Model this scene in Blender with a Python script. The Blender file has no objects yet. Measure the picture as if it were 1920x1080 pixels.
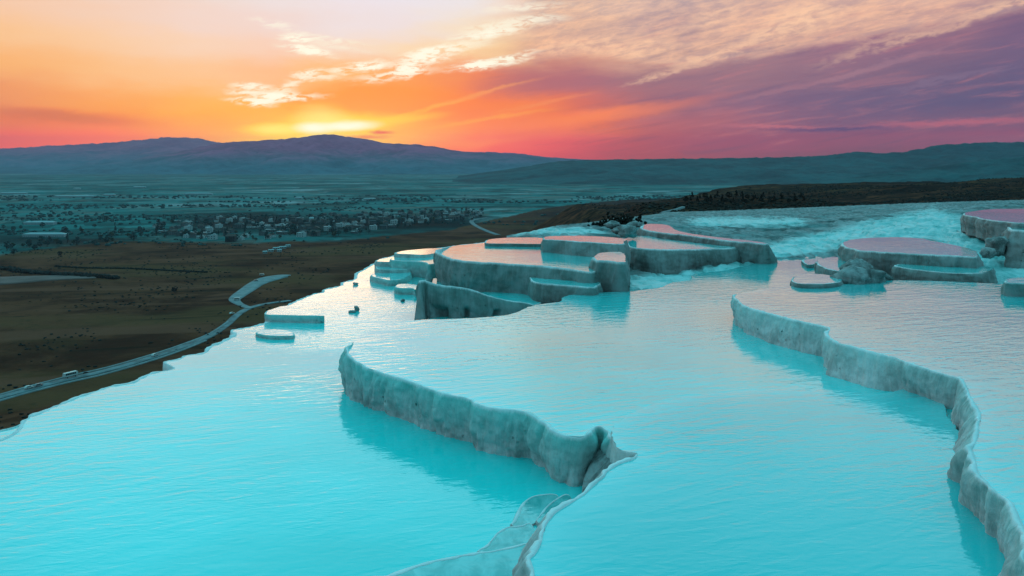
import bpy, math, random
import numpy as np
from mathutils import Vector
from mathutils.geometry import delaunay_2d_cdt

random.seed(7)
rng = np.random.default_rng(7)
sc = bpy.context.scene
COL = sc.collection
R = math.radians

# ------------------------------------------------------------------ camera
CAM_Z, FPX, HOR = 7.0, 1500.0, 305.0          # metres above the large pool, focal length and eye level in photo pixels
cam_d = bpy.data.cameras.new('camera')
cam = bpy.data.objects.new('camera', cam_d)
COL.objects.link(cam)
cam.location = (0, 0, CAM_Z)
cam.rotation_euler = (R(90), 0, 0)
cam_d.sensor_width = 36.0
cam_d.lens = 36.0 * FPX / 1920.0
cam_d.shift_y = -(540.0 - HOR) / 1920.0
cam_d.clip_start = 0.1
cam_d.clip_end = 90000.0
sc.camera = cam

# ------------------------------------------------------------------ node helpers
class S:
    """a socket that builds Math nodes when used in an expression"""
    def __init__(s, nt, sock): s.nt, s.k = nt, sock
    def _m(s, op, *a, clamp=False):
        n = s.nt.nodes.new('ShaderNodeMath'); n.operation = op; n.use_clamp = clamp
        for i, v in enumerate((s,) + a):
            if isinstance(v, S): s.nt.links.new(v.k, n.inputs[i])
            else: n.inputs[i].default_value = v
        return S(s.nt, n.outputs[0])
    def __add__(s, o): return s._m('ADD', o)
    def __sub__(s, o): return s._m('SUBTRACT', o)
    def __mul__(s, o): return s._m('MULTIPLY', o)
    def __truediv__(s, o): return s._m('DIVIDE', o)
    def __rtruediv__(s, o): return s._m('POWER', -1.0) * o
    __radd__ = __add__; __rmul__ = __mul__
    def __neg__(s): return s._m('MULTIPLY', -1.0)
    def __rsub__(s, o): return (-s) + o
    def f(s, op, *a): return s._m(op, *a)
    def clamp(s): return s._m('ADD', 0.0, clamp=True)

class G:
    def __init__(g, nt): g.nt = nt; nt.nodes.clear()
    def node(g, t, ins=None, **props):
        n = g.nt.nodes.new(t)
        for k, v in props.items(): setattr(n, k, v)
        for k, v in (ins or {}).items():
            if isinstance(v, S): g.nt.links.new(v.k, n.inputs[k])
            else: n.inputs[k].default_value = v
        return n
    def out(g, n, i=0): return S(g.nt, n.outputs[i])
    def val(g, t, i=0, ins=None, **p): return g.out(g.node(t, ins, **p), i)
    def xyz(g, x, y, z): return g.val('ShaderNodeCombineXYZ', 0, {0: x, 1: y, 2: z})
    def sep(g, v):
        n = g.node('ShaderNodeSeparateXYZ', {0: v}); return [g.out(n, i) for i in range(3)]
    def noise(g, vec, scale=1.0, detail=4.0, rough=0.55, dist=0.0, out=0):
        return g.val('ShaderNodeTexNoise', out, {'Vector': vec, 'Scale': scale, 'Detail': detail, 'Roughness': rough, 'Distortion': dist})
    def mix(g, f, a, b, blend='MIX'):
        n = g.nt.nodes.new('ShaderNodeMix'); n.data_type = 'RGBA'; n.blend_type = blend
        for i, v in ((0, f), (6, a), (7, b)):
            if isinstance(v, S): g.nt.links.new(v.k, n.inputs[i])
            elif i == 0: n.inputs[0].default_value = v
            else: n.inputs[i].default_value = tuple(v)[:3] + (1.0,)
        return S(g.nt, n.outputs[2])
    def smooth(g, v, a, b, lo=0.0, hi=1.0):
        return g.val('ShaderNodeMapRange', 0, {'Value': v, 'From Min': a, 'From Max': b, 'To Min': lo, 'To Max': hi}, interpolation_type='SMOOTHSTEP')
    def lin(g, v, a, b, lo=0.0, hi=1.0):
        return g.val('ShaderNodeMapRange', 0, {'Value': v, 'From Min': a, 'From Max': b, 'To Min': lo, 'To Max': hi})
    def ramp(g, f, stops, interp='LINEAR'):
        n = g.node('ShaderNodeValToRGB', {0: f}); cr = n.color_ramp; cr.interpolation = interp
        while len(cr.elements) < len(stops): cr.elements.new(0.5)
        for e, (p, c) in zip(cr.elements, stops):
            e.position = p; e.color = tuple(c)[:3] + (1.0,)
        return g.out(n)
    def attr(g, name, i=2):
        return g.val('ShaderNodeAttribute', i, attribute_name=name)

def lin8(c):
    return tuple(((v / 255.0) / 12.92 if v / 255.0 <= 0.04045 else ((v / 255.0 + 0.055) / 1.055) ** 2.4) for v in c)

# ------------------------------------------------------------------ world: evening sky with a bank of cloud
SUN_AZ = -13.0            # degrees from the view axis (+Y), negative to the left
SUN_EL = 3.0
world = bpy.data.worlds.new('World')
sc.world = world
world.use_nodes = True
g = G(world.node_tree)
D = g.val('ShaderNodeTexCoord', 0)
dx, dy, dz = g.sep(D)
az = dx.f('ARCTAN2', dy) * (180 / math.pi)                       # azimuth, degrees, 0 = +Y, positive to the right
el = dz.f('ARCSINE') * (180 / math.pi)                           # elevation, degrees
# slow wander of the colour fields so that no edge is ruler-straight
Dst = g.xyz(dx, dy, dz * 4.0)
warp = g.noise(Dst, 7.0, 5.0, 0.6, out=1)
wx, wy, wz = g.sep(warp)
front = g.smooth(az.f('ABSOLUTE'), 75.0, 40.0)
azw = az + (wx - 0.5) * 7.0 * front
elw = el + ((wy - 0.5) * 2.6) * front * g.smooth(el, 0.3, 4.0)
def a_of(px): return math.degrees(math.atan((px - 960) / FPX))
def e_of(px, py): return math.degrees(math.atan((HOR - py) / FPX * math.cos(math.atan((px - 960) / FPX))))
PXS = [0, 200, 400, 500, 560, 620, 660, 760, 900, 1050, 1200, 1400, 1600, 1800, 1920]
BEH = [(-180, (104, 142, 156)), (-120, (122, 138, 148)), (-75, (205, 150, 130))]
BEHR = [(75, (92, 96, 132)), (120, (100, 132, 152)), (180, (104, 142, 156))]
ROWS = [
 (0.2,  [(250,112,92),(254,122,78),(255,160,70),(255,190,90),(255,205,100),(255,225,140),(255,220,130),(255,150,70),(246,104,84),(206,98,98),(174,96,112),(156,92,118),(138,86,118),(128,84,116),(126,84,116)]),
 (1.4,  [(240,112,96),(254,126,82),(255,168,74),(255,205,95),(255,228,120),(255,246,190),(255,248,185),(255,180,82),(254,122,80),(228,104,98),(182,100,114),(162,98,122),(156,98,122),(158,100,124),(160,102,126)]),
 (2.5,  [(232,128,100),(253,140,85),(255,174,80),(255,196,100),(255,205,90),(255,214,100),(255,212,95),(255,172,80),(255,140,80),(246,126,92),(196,110,114),(158,105,126),(136,102,129),(130,102,129),(128,102,128)]),
 (4.0,  [(238,152,108),(252,165,100),(255,182,100),(255,185,105),(255,158,84),(255,150,76),(255,148,76),(255,142,80),(254,130,86),(222,114,100),(176,110,120),(146,108,132),(122,101,131),(112,98,130),(108,96,129)]),
 (6.0,  [(250,180,118),(252,192,138),(252,196,148),(252,188,142),(252,190,134),(253,186,120),(253,180,112),(253,160,94),(240,132,96),(176,110,124),(166,116,128),(154,114,131),(143,109,131),(126,102,129),(114,97,129)]),
 (7.9,  [(250,196,146),(250,204,166),(248,210,184),(247,206,184),(246,212,192),(245,216,196),(246,218,196),(250,216,180),(251,210,160),(220,155,130),(218,168,148),(170,128,136),(160,115,135),(145,108,130),(128,100,130)]),
 (9.6,  [(247,200,166),(245,206,182),(243,213,200),(241,214,206),(240,216,210),(238,220,218),(238,222,222),(238,222,222),(247,222,192),(240,188,150),(206,168,160),(232,180,156),(220,168,152),(180,132,142),(150,108,130)]),
 (11.6, [(242,208,186),(240,215,205),(237,221,216),(237,223,222),(237,225,226),(238,226,232),(237,226,233),(235,226,233),(238,228,226),(246,204,168),(204,180,176),(238,190,166),(226,180,166),(214,178,178),(215,166,158)]),
]
UP = [
 (19.0, 1.4, (126,172,186), (128,194,212), (152,226,238), (148,222,236), (128,190,208)),
 (38.0, 1.5, (98,188,206), (92,198,218), (100,216,235), (98,214,234), (92,200,220)),
 (70.0, 1.35, (106,202,218), (107,204,220), (110,208,224), (110,208,224), (107,204,220)),
]
SKY_GAIN = 1.0
def az01(a): return (a + 180.0) / 360.0
t_az = az01(0) + azw * (1 / 360.0)
rows = []
for e, cols in ROWS:
    st = [(az01(a), lin8(c)) for a, c in BEH] + [(az01(a_of(p)), lin8(c)) for p, c in zip(PXS, cols)] + [(az01(a), lin8(c)) for a, c in BEHR]
    rows.append((e, g.ramp(t_az, st)))
for e, k, b, l, c0, c1, r in UP:
    G_ = lambda c: tuple(v * k for v in lin8(c))
    st = [(0.0, lin8(b)), (az01(-80), G_(l)), (az01(-22), G_(c0)), (az01(0), G_(c1)), (az01(60), G_(r)), (1.0, lin8(b))]
    rows.append((e, g.ramp(t_az, st)))
sky = rows[0][1]
for (e0, _), (e1, c1) in zip(rows, rows[1:]):
    sky = g.mix(g.smooth(elw, e0, e1), sky, c1)
# mottled high cloud (peach ripples on lavender), upper right
diag = g.xyz(az * 0.055 + el * 0.10, el * 0.42 - az * 0.085, wz * 0.5)
mot = g.noise(diag, 4.2, 8.0, 0.66, 0.4)
fine = g.noise(g.xyz(az * 0.5, el * 1.3 - az * 0.2, 0.0), 1.7, 6.0, 0.62, 0.3)
upper_line = g.ramp(g.lin(az, 0.0, 40.0), [(0.0, (.34,) * 3), (0.10, (.372,) * 3), (0.19, (.372,) * 3), (0.29, (.308,) * 3), (0.5, (.368,) * 3), (0.82, (.458,) * 3), (1.0, (.5,) * 3)], 'B_SPLINE') * 20.0 + (fine - 0.5) * 1.1                                    # lower edge of the lit altocumulus, rising to the right
lit = g.smooth(el - upper_line, -0.15, 0.55) * g.smooth(az, -1.0, 3.0) * g.smooth(el, 22.0, 12.0) * g.smooth(az, 60.0, 38.0)
patchy = g.noise(g.xyz(az * 0.07, el * 0.16 - az * 0.02, 5.0), 1.6, 3.0, 0.5)
mott = (g.smooth(mot, 0.40, 0.62) * 0.40 + g.smooth(fine, 0.38, 0.64) * 0.30 + g.smooth(patchy, 0.36, 0.62) * 0.45).clamp()
altoc = g.mix(mott, lin8((160,138,152)), lin8((255,202,166)))
sky = g.mix(lit * 0.60, sky, altoc)
# streaks inside the mauve bank
stre = g.noise(g.xyz(az * 0.10 + el * 0.05, el * 0.95 - az * 0.16, 1.7), 2.0, 6.0, 0.6, 0.6)
bank = g.smooth(az, -8.0, 14.0) * g.smooth(el, 12.0, 7.0) * g.smooth(el, 0.0, 1.0) * g.smooth(az, 70.0, 40.0)
sky = g.mix(bank * g.smooth(stre, 0.5, 0.75) * 0.35, sky, lin8((205,130,135)))
sky = g.mix(bank * g.smooth(stre, 0.5, 0.28) * 0.35, sky, lin8((110,92,125)))
# soft elongated cloud pieces: (px, py, half length, half height, tilt, colour, strength)
_wc = {}
def warped(k):
    if k not in _wc:
        _wc[k] = g.xyz(az + (wx - 0.5) * (3.2 * k), el + (wy - 0.5) * (1.5 * k) + (fine - 0.5) * (0.9 * k), 0.0)
    return _wc[k]
def blob(px, py, L, Hh, tilt, warpk=1.0):
    k = min((0.2, 0.45, 0.7, 1.3), key=lambda q: abs(q - warpk))
    m = g.val('ShaderNodeMapping', 0, {'Vector': warped(k), 'Location': (a_of(px), e_of(px, py), 0), 'Rotation': (0, 0, R(tilt)), 'Scale': (L * 0.038, Hh * 0.038, 1)}, vector_type='TEXTURE')
    d = g.val('ShaderNodeVectorMath', 1, {0: m}, operation='LENGTH')
    return g.smooth(d, 1.22, 0.12)
frag = g.smooth(g.noise(g.xyz(az * 0.9, el * 3.2 - az * 0.25, 7.0), 1.1, 5.0, 0.6, 0.5), 0.36, 0.56)
CREAM, GOLD = (255, 250, 228), (255, 232, 150)
# broad orange ray under the bank, and pale band at the horizon
for px, py, L, Hh, tl, c, k, wk in [
    (1130, 218, 190, 17, 7, (255,140,98), 0.75, 0.4), (960, 205, 120, 30, 5, (255,138,84), 0.6, 0.5), (700, 180, 170, 34, 5, (255,142,78), 0.75, 0.6),
    (1000, 150, 130, 40, 8, (182,108,118), 0.65, 0.6), (110, 218, 150, 14, -3, (206,118,104), 0.6, 0.5),
    (1440, 238, 110, 5, 0, (196,118,132), 0.7, 0.8), (1790, 232, 170, 8, 0, (190,112,130), 0.75, 0.8), (1560, 242, 120, 5, 0, (100,88,128), 0.6, 0.8),
    (790, 208, 120, 5, 13, (255,190,110), 0.6, 0.4), (905, 176, 130, 5, 15, (255,170,105), 0.5, 0.5), (900, 225, 150, 5, 8, (255,176,96), 0.5, 0.4), (1010, 196, 120, 5, 12, (245,150,104), 0.45, 0.5), (560, 200, 90, 5, -4, (255,190,100), 0.4, 0.4),
    (1270, 196, 150, 10, 11, (200,120,120), 0.4, 0.7), (1480, 165, 170, 7, 12, (176,124,138), 0.45, 0.9), (1660, 120, 150, 7, 14, (176,132,146), 0.4, 1.2), (1780, 150, 140, 7, 12, (140,116,142), 0.5, 1.2),
    (640, 215, 250, 62, 3, (255,172,72), 0.55, 0.4), (640, 232, 130, 24, 2, (255,225,110), 0.85, 0.3), (600, 225, 60, 34, 0, (255,240,150), 0.6, 0.2), (520, 243, 70, 13, 0, (255,238,135), 0.85, 0.3), (740, 224, 110, 10, 6, (255,215,100), 0.6, 0.3),
    (590, 240, 40, 12, 0, (255,252,225), 1.0, 0.15), (650, 236, 68, 11, 3, (255,252,225), 1.0, 0.2),
    (715, 247, 26, 5, 0, (236,110,92), 0.9, 0.4), (690, 256, 50, 5, 0, (240,120,90), 0.7, 0.5),
    (850, 270, 160, 8, 4, (255,150,70), 0.5, 0.4)]:
    sky = g.mix(blob(px, py, L, Hh, tl, wk) * k, sky, lin8(c))
for px, py, L, Hh, tl, k in [
    (470, 160, 36, 7, -2, .8), (462, 170, 34, 5, 0, .7), (470, 190, 42, 9, -6, .95), (510, 180, 48, 13, 8, .95), (545, 185, 62, 7, 6, .75), (540, 158, 30, 6, 18, .6),
    (572, 140, 36, 6, 10, .8), (590, 148, 50, 5, 2, .6), (632, 137, 26, 6, 0, .6), (685, 126, 52, 9, 6, .95), (735, 143, 80, 9, 8, .7), (762, 130, 34, 15, 10, 1.0),
    (800, 102, 62, 12, 14, 1.0), (800, 112, 44, 9, 6, .9), (560, 72, 32, 8, 0, .95), (575, 97, 48, 9, -9, 1.0), (615, 73, 66, 7, -6, .5), (520, 46, 46, 7, -9, .45), (625, 88, 60, 7, -8, .3),
    (845, 100, 70, 8, 10, .5), (900, 124, 66, 9, 8, 1.0), (950, 112, 70, 7, 9, .8), (920, 62, 80, 9, 8, .8), (960, 45, 90, 12, 8, .6), (985, 12, 80, 8, 4, .5), (1010, 35, 60, 8, 2, .4),
    (870, 85, 60, 9, 10, .5)]:
    sky = g.mix(blob(px, py, L * 1.15, Hh * 1.25, tl, 0.7) * (k * 1.15) * frag, sky, lin8(CREAM))
for px, py, L, Hh, tl, k in [(1510, 22, 90, 26, 10, .55), (1470, 55, 110, 22, 14, .5), (1340, 100, 90, 14, 12, .5), (1240, 135, 90, 9, 14, .5), (1090, 85, 110, 20, 8, .5),
                             (1190, 88, 90, 14, 6, .45), (1700, 70, 160, 12, 14, .45), (1890, 12, 80, 12, 14, .45), (1330, 30, 60, 18, 20, .35)]:
    sky = g.mix(blob(px, py, L, Hh, tl, 1.3) * k * g.smooth(fine, 0.3, 0.6), sky, lin8((255, 208, 172)))
# the haze box lies between the eye and the sky: give the sky the strength it has above that air
HAZE_D, HAZE_TOP, HAZE_LEN = 5.0e-5, 640.0, 20000.0
path = (HAZE_TOP / dz.f('MAXIMUM', 0.001)).f('MINIMUM', HAZE_LEN)
tau = path * HAZE_D
trans = (-tau).f('EXPONENT')
inair = g.node('ShaderNodeVectorMath', {0: (0.15, 0.19, 0.26)}, operation='SCALE'); g.nt.links.new((1.0 - trans).k, inair.inputs['Scale'])
dif = g.val('ShaderNodeVectorMath', 0, {0: sky, 1: g.out(inair)}, operation='SUBTRACT')
dif = g.val('ShaderNodeVectorMath', 0, {0: dif, 1: (0.004, 0.004, 0.004)}, operation='MAXIMUM')
scl = g.node('ShaderNodeVectorMath', {0: dif}, operation='SCALE'); g.nt.links.new((1.0 / trans).k, scl.inputs['Scale'])
sky = g.out(scl)
# below the horizon the world is the dim colour of ground
below = g.smooth(el, -0.3, -3.0)
sky = g.mix(below, sky, lin8((52, 66, 74)))
nish = g.node('ShaderNodeTexSky', sky_type='NISHITA', sun_disc=False, sun_elevation=R(SUN_EL), sun_rotation=R(SUN_AZ), altitude=300.0)
bg1 = g.node('ShaderNodeBackground', {'Color': sky, 'Strength': SKY_GAIN})
bg2 = g.node('ShaderNodeBackground', {'Color': g.out(nish), 'Strength': 0.003})
add = g.node('ShaderNodeAddShader', {0: g.out(bg1), 1: g.out(bg2)})
g.node('ShaderNodeOutputWorld', {0: g.out(add)})

# ------------------------------------------------------------------ sun (almost set, behind the ridge) and exposure
sun_d = bpy.data.lights.new('sun', 'SUN')
sun_d.energy = 0.08
sun_d.color = (1.0, 0.62, 0.36)
sun_d.angle = R(15.0)
sun = bpy.data.objects.new('sun', sun_d)
COL.objects.link(sun)
to_sun = Vector((math.sin(R(SUN_AZ)) * math.cos(R(SUN_EL)), math.cos(R(SUN_AZ)) * math.cos(R(SUN_EL)), math.sin(R(SUN_EL))))
sun.rotation_euler = (-to_sun).to_track_quat('-Z', 'Y').to_euler()
sun.location = (0, 0, 60)
vs = sc.view_settings
vs.view_transform = 'Standard'; vs.look = 'None'; vs.exposure = 0.0; vs.gamma = 1.0; vs.use_curve_mapping = False
sc.render.engine = 'CYCLES'
cy = sc.cycles
cy.max_bounces = 6; cy.diffuse_bounces = 3; cy.glossy_bounces = 3; cy.volume_bounces = 0; cy.transmission_bounces = 2
cy.use_denoising = True
cy.caustics_reflective = False; cy.caustics_refractive = False

# ------------------------------------------------------------------ numeric helpers
def _hash(ix, iy, iz, seed):
    h = (ix.astype(np.int64) * 374761393 + iy.astype(np.int64) * 668265263 + iz.astype(np.int64) * 2147483647 + seed * 974711) & 0xFFFFFFFF
    h = ((h ^ (h >> 13)) * 1274126177) & 0xFFFFFFFF
    h = ((h ^ (h >> 16)) * 2246822519) & 0xFFFFFFFF
    return ((h ^ (h >> 15)) & 0xFFFFFF) / float(0xFFFFFF)
def vnoise(x, y, z=0.0, seed=0):
    """smooth value noise, -1..1"""
    x, y, z = np.broadcast_arrays(np.asarray(x, float), np.asarray(y, float), np.asarray(z, float))
    ix, iy, iz = np.floor(x), np.floor(y), np.floor(z)
    fx, fy, fz = x - ix, y - iy, z - iz
    u, v, w = [t * t * t * (t * (t * 6 - 15) + 10) for t in (fx, fy, fz)]
    r = 0
    for a in (0, 1):
        for b in (0, 1):
            for c in (0, 1):
                r = r + _hash(ix + a, iy + b, iz + c, seed) * (u if a else 1 - u) * (v if b else 1 - v) * (w if c else 1 - w)
    return r * 2 - 1
def fbm(x, y, z=0.0, oct=4, seed=0, gain=0.5):
    r, a, f = 0, 1.0, 1.0
    for i in range(oct):
        r = r + a * vnoise(x * f, y * f, np.asarray(z) * f, seed + i * 17); a *= gain; f *= 2.03
    return r
def sstep(x, a, b):
    t = np.clip((x - a) / (b - a), 0, 1); return t * t * (3 - 2 * t)

def at(px, py, z):
    """the point of the horizontal plane z seen at photo pixel px, py"""
    Y = (CAM_Z - z) * FPX / (py - HOR)
    return np.array([(px - 960.0) * Y / FPX, Y, z])

def mesh_obj(name, verts, faces, mat=None, parent=None, smooth=True, attrs=None, loc=None):
    me = bpy.data.meshes.new(name)
    me.from_pydata([tuple(map(float, v)) for v in verts], [], [tuple(map(int, f)) for f in faces])
    if smooth: me.polygons.foreach_set('use_smooth', [True] * len(me.polygons))
    for k, a in (attrs or {}).items():
        at_ = me.attributes.new(k, 'FLOAT', 'POINT'); at_.data.foreach_set('value', np.asarray(a, np.float32))
    me.update()
    o = bpy.data.objects.new(name, me)
    if mat is not None:
        for m in (mat if isinstance(mat, (list, tuple)) else [mat]): me.materials.append(m)
    COL.objects.link(o)
    if parent is not None: o.parent = parent
    if loc is not None: o.location = loc
    return o
def grid_mesh(name, P, mat, attrs=None, wrap=False):
    """P: (n, m, 3) array of points"""
    n, m = P.shape[:2]
    idx = np.arange(n * m).reshape(n, m)
    if wrap: idx = np.concatenate([idx, idx[:, :1]], 1)
    q = np.stack([idx[:-1, :-1], idx[:-1, 1:], idx[1:, 1:], idx[1:, :-1]], -1).reshape(-1, 4)
    me = bpy.data.meshes.new(name)
    me.vertices.add(n * m); me.vertices.foreach_set('co', P.reshape(-1).astype(np.float32))
    me.loops.add(q.size); me.loops.foreach_set('vertex_index', q.reshape(-1).astype(np.int32))
    me.polygons.add(len(q)); me.polygons.foreach_set('loop_start', np.arange(0, q.size, 4, dtype=np.int32))
    me.polygons.foreach_set('loop_total', np.full(len(q), 4, np.int32))
    me.polygons.foreach_set('use_smooth', np.ones(len(q), bool))
    for k, a in (attrs or {}).items():
        t = me.attributes.new(k, 'FLOAT', 'POINT'); t.data.foreach_set('value', np.asarray(a, np.float32).reshape(-1))
    me.update(calc_edges=True); me.validate()
    o = bpy.data.objects.new(name, me); COL.objects.link(o)
    if mat: me.materials.append(mat)
    return o
def tag(o, label=None, cat=None, group=None, kind=None):
    if label: o['label'] = label
    if cat: o['category'] = cat
    if group: o['group'] = group
    if kind: o['kind'] = kind
    return o
def empty(name, loc, label, cat, group=None):
    o = bpy.data.objects.new(name, None); o.location = loc; COL.objects.link(o)
    o.empty_display_size = 0.3
    return tag(o, label, cat, group)

# ------------------------------------------------------------------ materials
def new_mat(name):
    m = bpy.data.materials.new(name); m.use_nodes = True
    return m, G(m.node_tree)
def finish(g, col, rough=0.9, normal=None, spec=0.3, **kw):
    ins = {'Base Color': col, 'Roughness': rough, 'Specular IOR Level': spec}
    ins.update(kw)
    if normal is not None: ins['Normal'] = normal
    b = g.node('ShaderNodeBsdfPrincipled', {k: (v if isinstance(v, S) or not isinstance(v, tuple) else v[:3] + (1.0,)) for k, v in ins.items()})
    g.node('ShaderNodeOutputMaterial', {0: g.out(b)})
    return b
def bump(g, h, strength, dist):
    return g.val('ShaderNodeBump', 0, {'Height': h, 'Strength': strength, 'Distance': dist})
def pos(g): return g.val('ShaderNodeNewGeometry', 0)

def make_water():
    m, g = new_mat('milky_water')
    p = pos(g); x, y, z = g.sep(p)
    sh = g.attr('shallow')
    big = g.noise(g.xyz(x, y, z * 3.0), 0.16, 3.0, 0.5)
    pool_shade = g.mix(g.smooth(big, 0.32, 0.68), (0.002, 0.64, 0.63), (0.003, 0.78, 0.775))
    pool_shade = g.mix(g.attr('painted_shade'), pool_shade, (0.001, 0.48, 0.50))  # painted shade: darker water in pools off the bright sunset side
    col = g.mix(sh * 0.7, pool_shade, (0.16, 0.74, 0.75))
    bed = g.noise(g.xyz(x * 1.3, y * 0.8, 0.0), 2.2, 5.0, 0.65, 0.6)
    col = g.mix(g.attr('shoal'), col, g.mix(g.smooth(bed, 0.36, 0.64), (0.055, 0.34, 0.33), (0.22, 0.56, 0.55)))
    # wind ripples: short crests with the wind from the left, patchy
    ang = g.noise(g.xyz(x, y, z), 0.10, 2.0, 0.5)
    rx = x * 0.94 + y * 0.34; ry = y * 0.94 - x * 0.34
    wob = (ang - 0.5) * 4.0
    r1 = g.noise(g.xyz(rx * 1.25 + wob, ry * 3.4 + wob, z), 1.0, 3.0, 0.5, 0.5)
    r2 = g.noise(g.xyz(x * 3.6, y * 8.5 - wob, z + 4.0), 1.0, 2.0, 0.5, 0.3)
    patch = g.smooth(g.noise(g.xyz(x * 0.7, y, z), 0.16, 3.0, 0.5), 0.34, 0.62, 0.35, 1.0)
    h = (r1 + r2 * 0.35) * patch
    nrm = g.val('ShaderNodeBump', 0, {'Height': h, 'Strength': g.lin(g.attr('calm'), 0.0, 1.0, 0.6, 0.14), 'Distance': 0.05})
    dif = g.node('ShaderNodeBsdfDiffuse', {'Color': col, 'Normal': nrm})
    glo = g.node('ShaderNodeBsdfGlossy', {'Color': (1, 1, 1, 1), 'Roughness': 0.04, 'Normal': nrm})
    fac = g.val('ShaderNodeLayerWeight', 1, {'Blend': 0.5, 'Normal': nrm})
    fac = (0.010 + fac.f('POWER', 3.8) * 1.12).clamp()                         # clear surface: a mirror at grazing angles, clear when looked down on
    mx = g.node('ShaderNodeMixShader', {0: fac, 1: g.out(dif), 2: g.out(glo)})
    g.node('ShaderNodeOutputMaterial', {0: g.out(mx)})
    return m
def make_travertine():
    m, g = new_mat('travertine_wall')
    p = pos(g); x, y, z = g.sep(p)
    s, v = g.attr('along'), g.attr('down')
    flute = g.noise(g.xyz(s * 5.0, v * 0.55, z * 0.3), 1.0, 5.0, 0.62, 0.4)
    drip = g.noise(g.xyz(s * 17.0, v * 0.9, 0.0), 1.0, 4.0, 0.6, 0.3)
    blot = g.noise(p, 1.1, 5.0, 0.62)
    grit = g.noise(p, 22.0, 4.0, 0.6)
    base = g.mix(g.smooth(blot * 0.6 + g.noise(p, 4.5, 5.0, 0.68) * 0.4, 0.38, 0.62), (0.42, 0.345, 0.335), (0.74, 0.63, 0.62))
    base = g.mix(g.smooth(flute, 0.48, 0.74) * 0.6, base, (0.70, 0.65, 0.65))
    base = g.mix(g.smooth(drip, 0.48, 0.28) * 0.28, base, (0.14, 0.135, 0.13))
    vor = g.val('ShaderNodeTexVoronoi', 0, {'Vector': g.xyz(s * 5.5, v * 4.0, 0.0), 'Scale': 1.0, 'Randomness': 1.0})
    pits = g.smooth(vor, 0.16, 0.07) * g.smooth(g.noise(g.xyz(s * 0.8, v * 1.6, 3.0), 1.0, 3.0), 0.50, 0.64) * g.smooth(v, 0.25, 0.5)
    base = g.mix(pits * 0.85, base, (0.035, 0.034, 0.03))
    wet = g.smooth(v + (flute - 0.5) * 0.6, 0.95, 0.15) * 0.7 + g.smooth(v + (drip - 0.5) * 0.3, 0.35, 0.05) * 0.3
    base = g.mix(wet * g.attr('algae') * g.smooth(blot, 0.25, 0.6, 0.6, 1.0), base, (0.15, 0.60, 0.56))
    # old dry crust on the far terraces: grey and brown weathering
    old = g.mix(g.smooth(blot * 0.5 + flute * 0.5, 0.40, 0.60), (0.085, 0.072, 0.062), (0.20, 0.19, 0.185))
    base = g.mix(g.attr('crust') * g.smooth(flute * 0.5 + grit * 0.5, 0.30, 0.52, 0.7, 1.0), base, old)
    lip = g.smooth(v + (drip - 0.5) * 0.10, 0.09, 0.01) * g.attr('visible_rim') * g.smooth(g.noise(g.xyz(s * 0.9, 1.0, 0.0), 1.0, 4.0, 0.65), 0.36, 0.60, 0.6, 1.0)
    base = g.mix(g.smooth(grit, 0.55, 0.75) * 0.3, base, (0.48, 0.46, 0.45))
    base = g.mix(g.smooth(grit, 0.45, 0.28) * 0.18, base, (0.04, 0.045, 0.042))
    base = g.mix(lip * 0.92, base, (0.88, 0.85, 0.85))
    h = flute * 0.6 + drip * 0.5 + grit * 0.25 - pits * 1.5
    finish(g, base, 0.75, bump(g, h, 0.9, 0.06), 0.3)
    return m
def make_slope():
    m, g = new_mat('travertine_slope')
    p = pos(g); x, y, z = g.sep(p)
    flow = g.attr('flow')
    st = g.noise(g.xyz(x * 0.55 + y * 0.12, y * 0.22 - x * 0.10, z * 2.2), 1.0, 7.0, 0.66, 0.8)
    fine = g.noise(g.xyz(x * 1.7 + y * 0.3, y * 0.6 - x * 0.35, z * 5.0), 1.0, 5.0, 0.6, 0.4)
    col = g.mix(g.smooth(st, 0.36, 0.62), (0.065, 0.08, 0.08), (0.29, 0.28, 0.28))
    col = g.mix(g.smooth(g.noise(p, 0.35, 4.0, 0.6), 0.45, 0.65) * 0.5, col, (0.05, 0.20, 0.20))
    wet = g.mix(g.smooth(fine * 0.6 + st * 0.4, 0.36, 0.62), (0.15, 0.45, 0.44), (0.44, 0.63, 0.63))
    col = g.mix(g.smooth(flow + (st - 0.5) * 1.0, 0.25, 0.75), col, wet)
    col = g.mix(g.smooth(fine, 0.60, 0.76) * 0.35, col, (0.52, 0.51, 0.50))
    col = g.mix(g.smooth(fine, 0.40, 0.28) * 0.5, col, (0.04, 0.05, 0.05))
    finish(g, col, g.lin(flow, 0.2, 0.8, 0.8, 0.4), bump(g, st + fine * 0.35, 0.55, 0.22), 0.4)
    return m
def make_rock():
    m, g = new_mat('travertine_rock')
    p = pos(g)
    a = g.noise(p, 1.6, 6.0, 0.65, 0.4); b = g.noise(p, 9.0, 5.0, 0.6)
    col = g.mix(g.smooth(a, 0.35, 0.65), (0.13, 0.13, 0.125), (0.38, 0.37, 0.365))
    col = g.mix(g.smooth(b, 0.55, 0.72) * 0.4, col, (0.5, 0.49, 0.47))
    finish(g, col, 0.8, bump(g, a + b * 0.6, 0.9, 0.12), 0.3)
    return m
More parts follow.
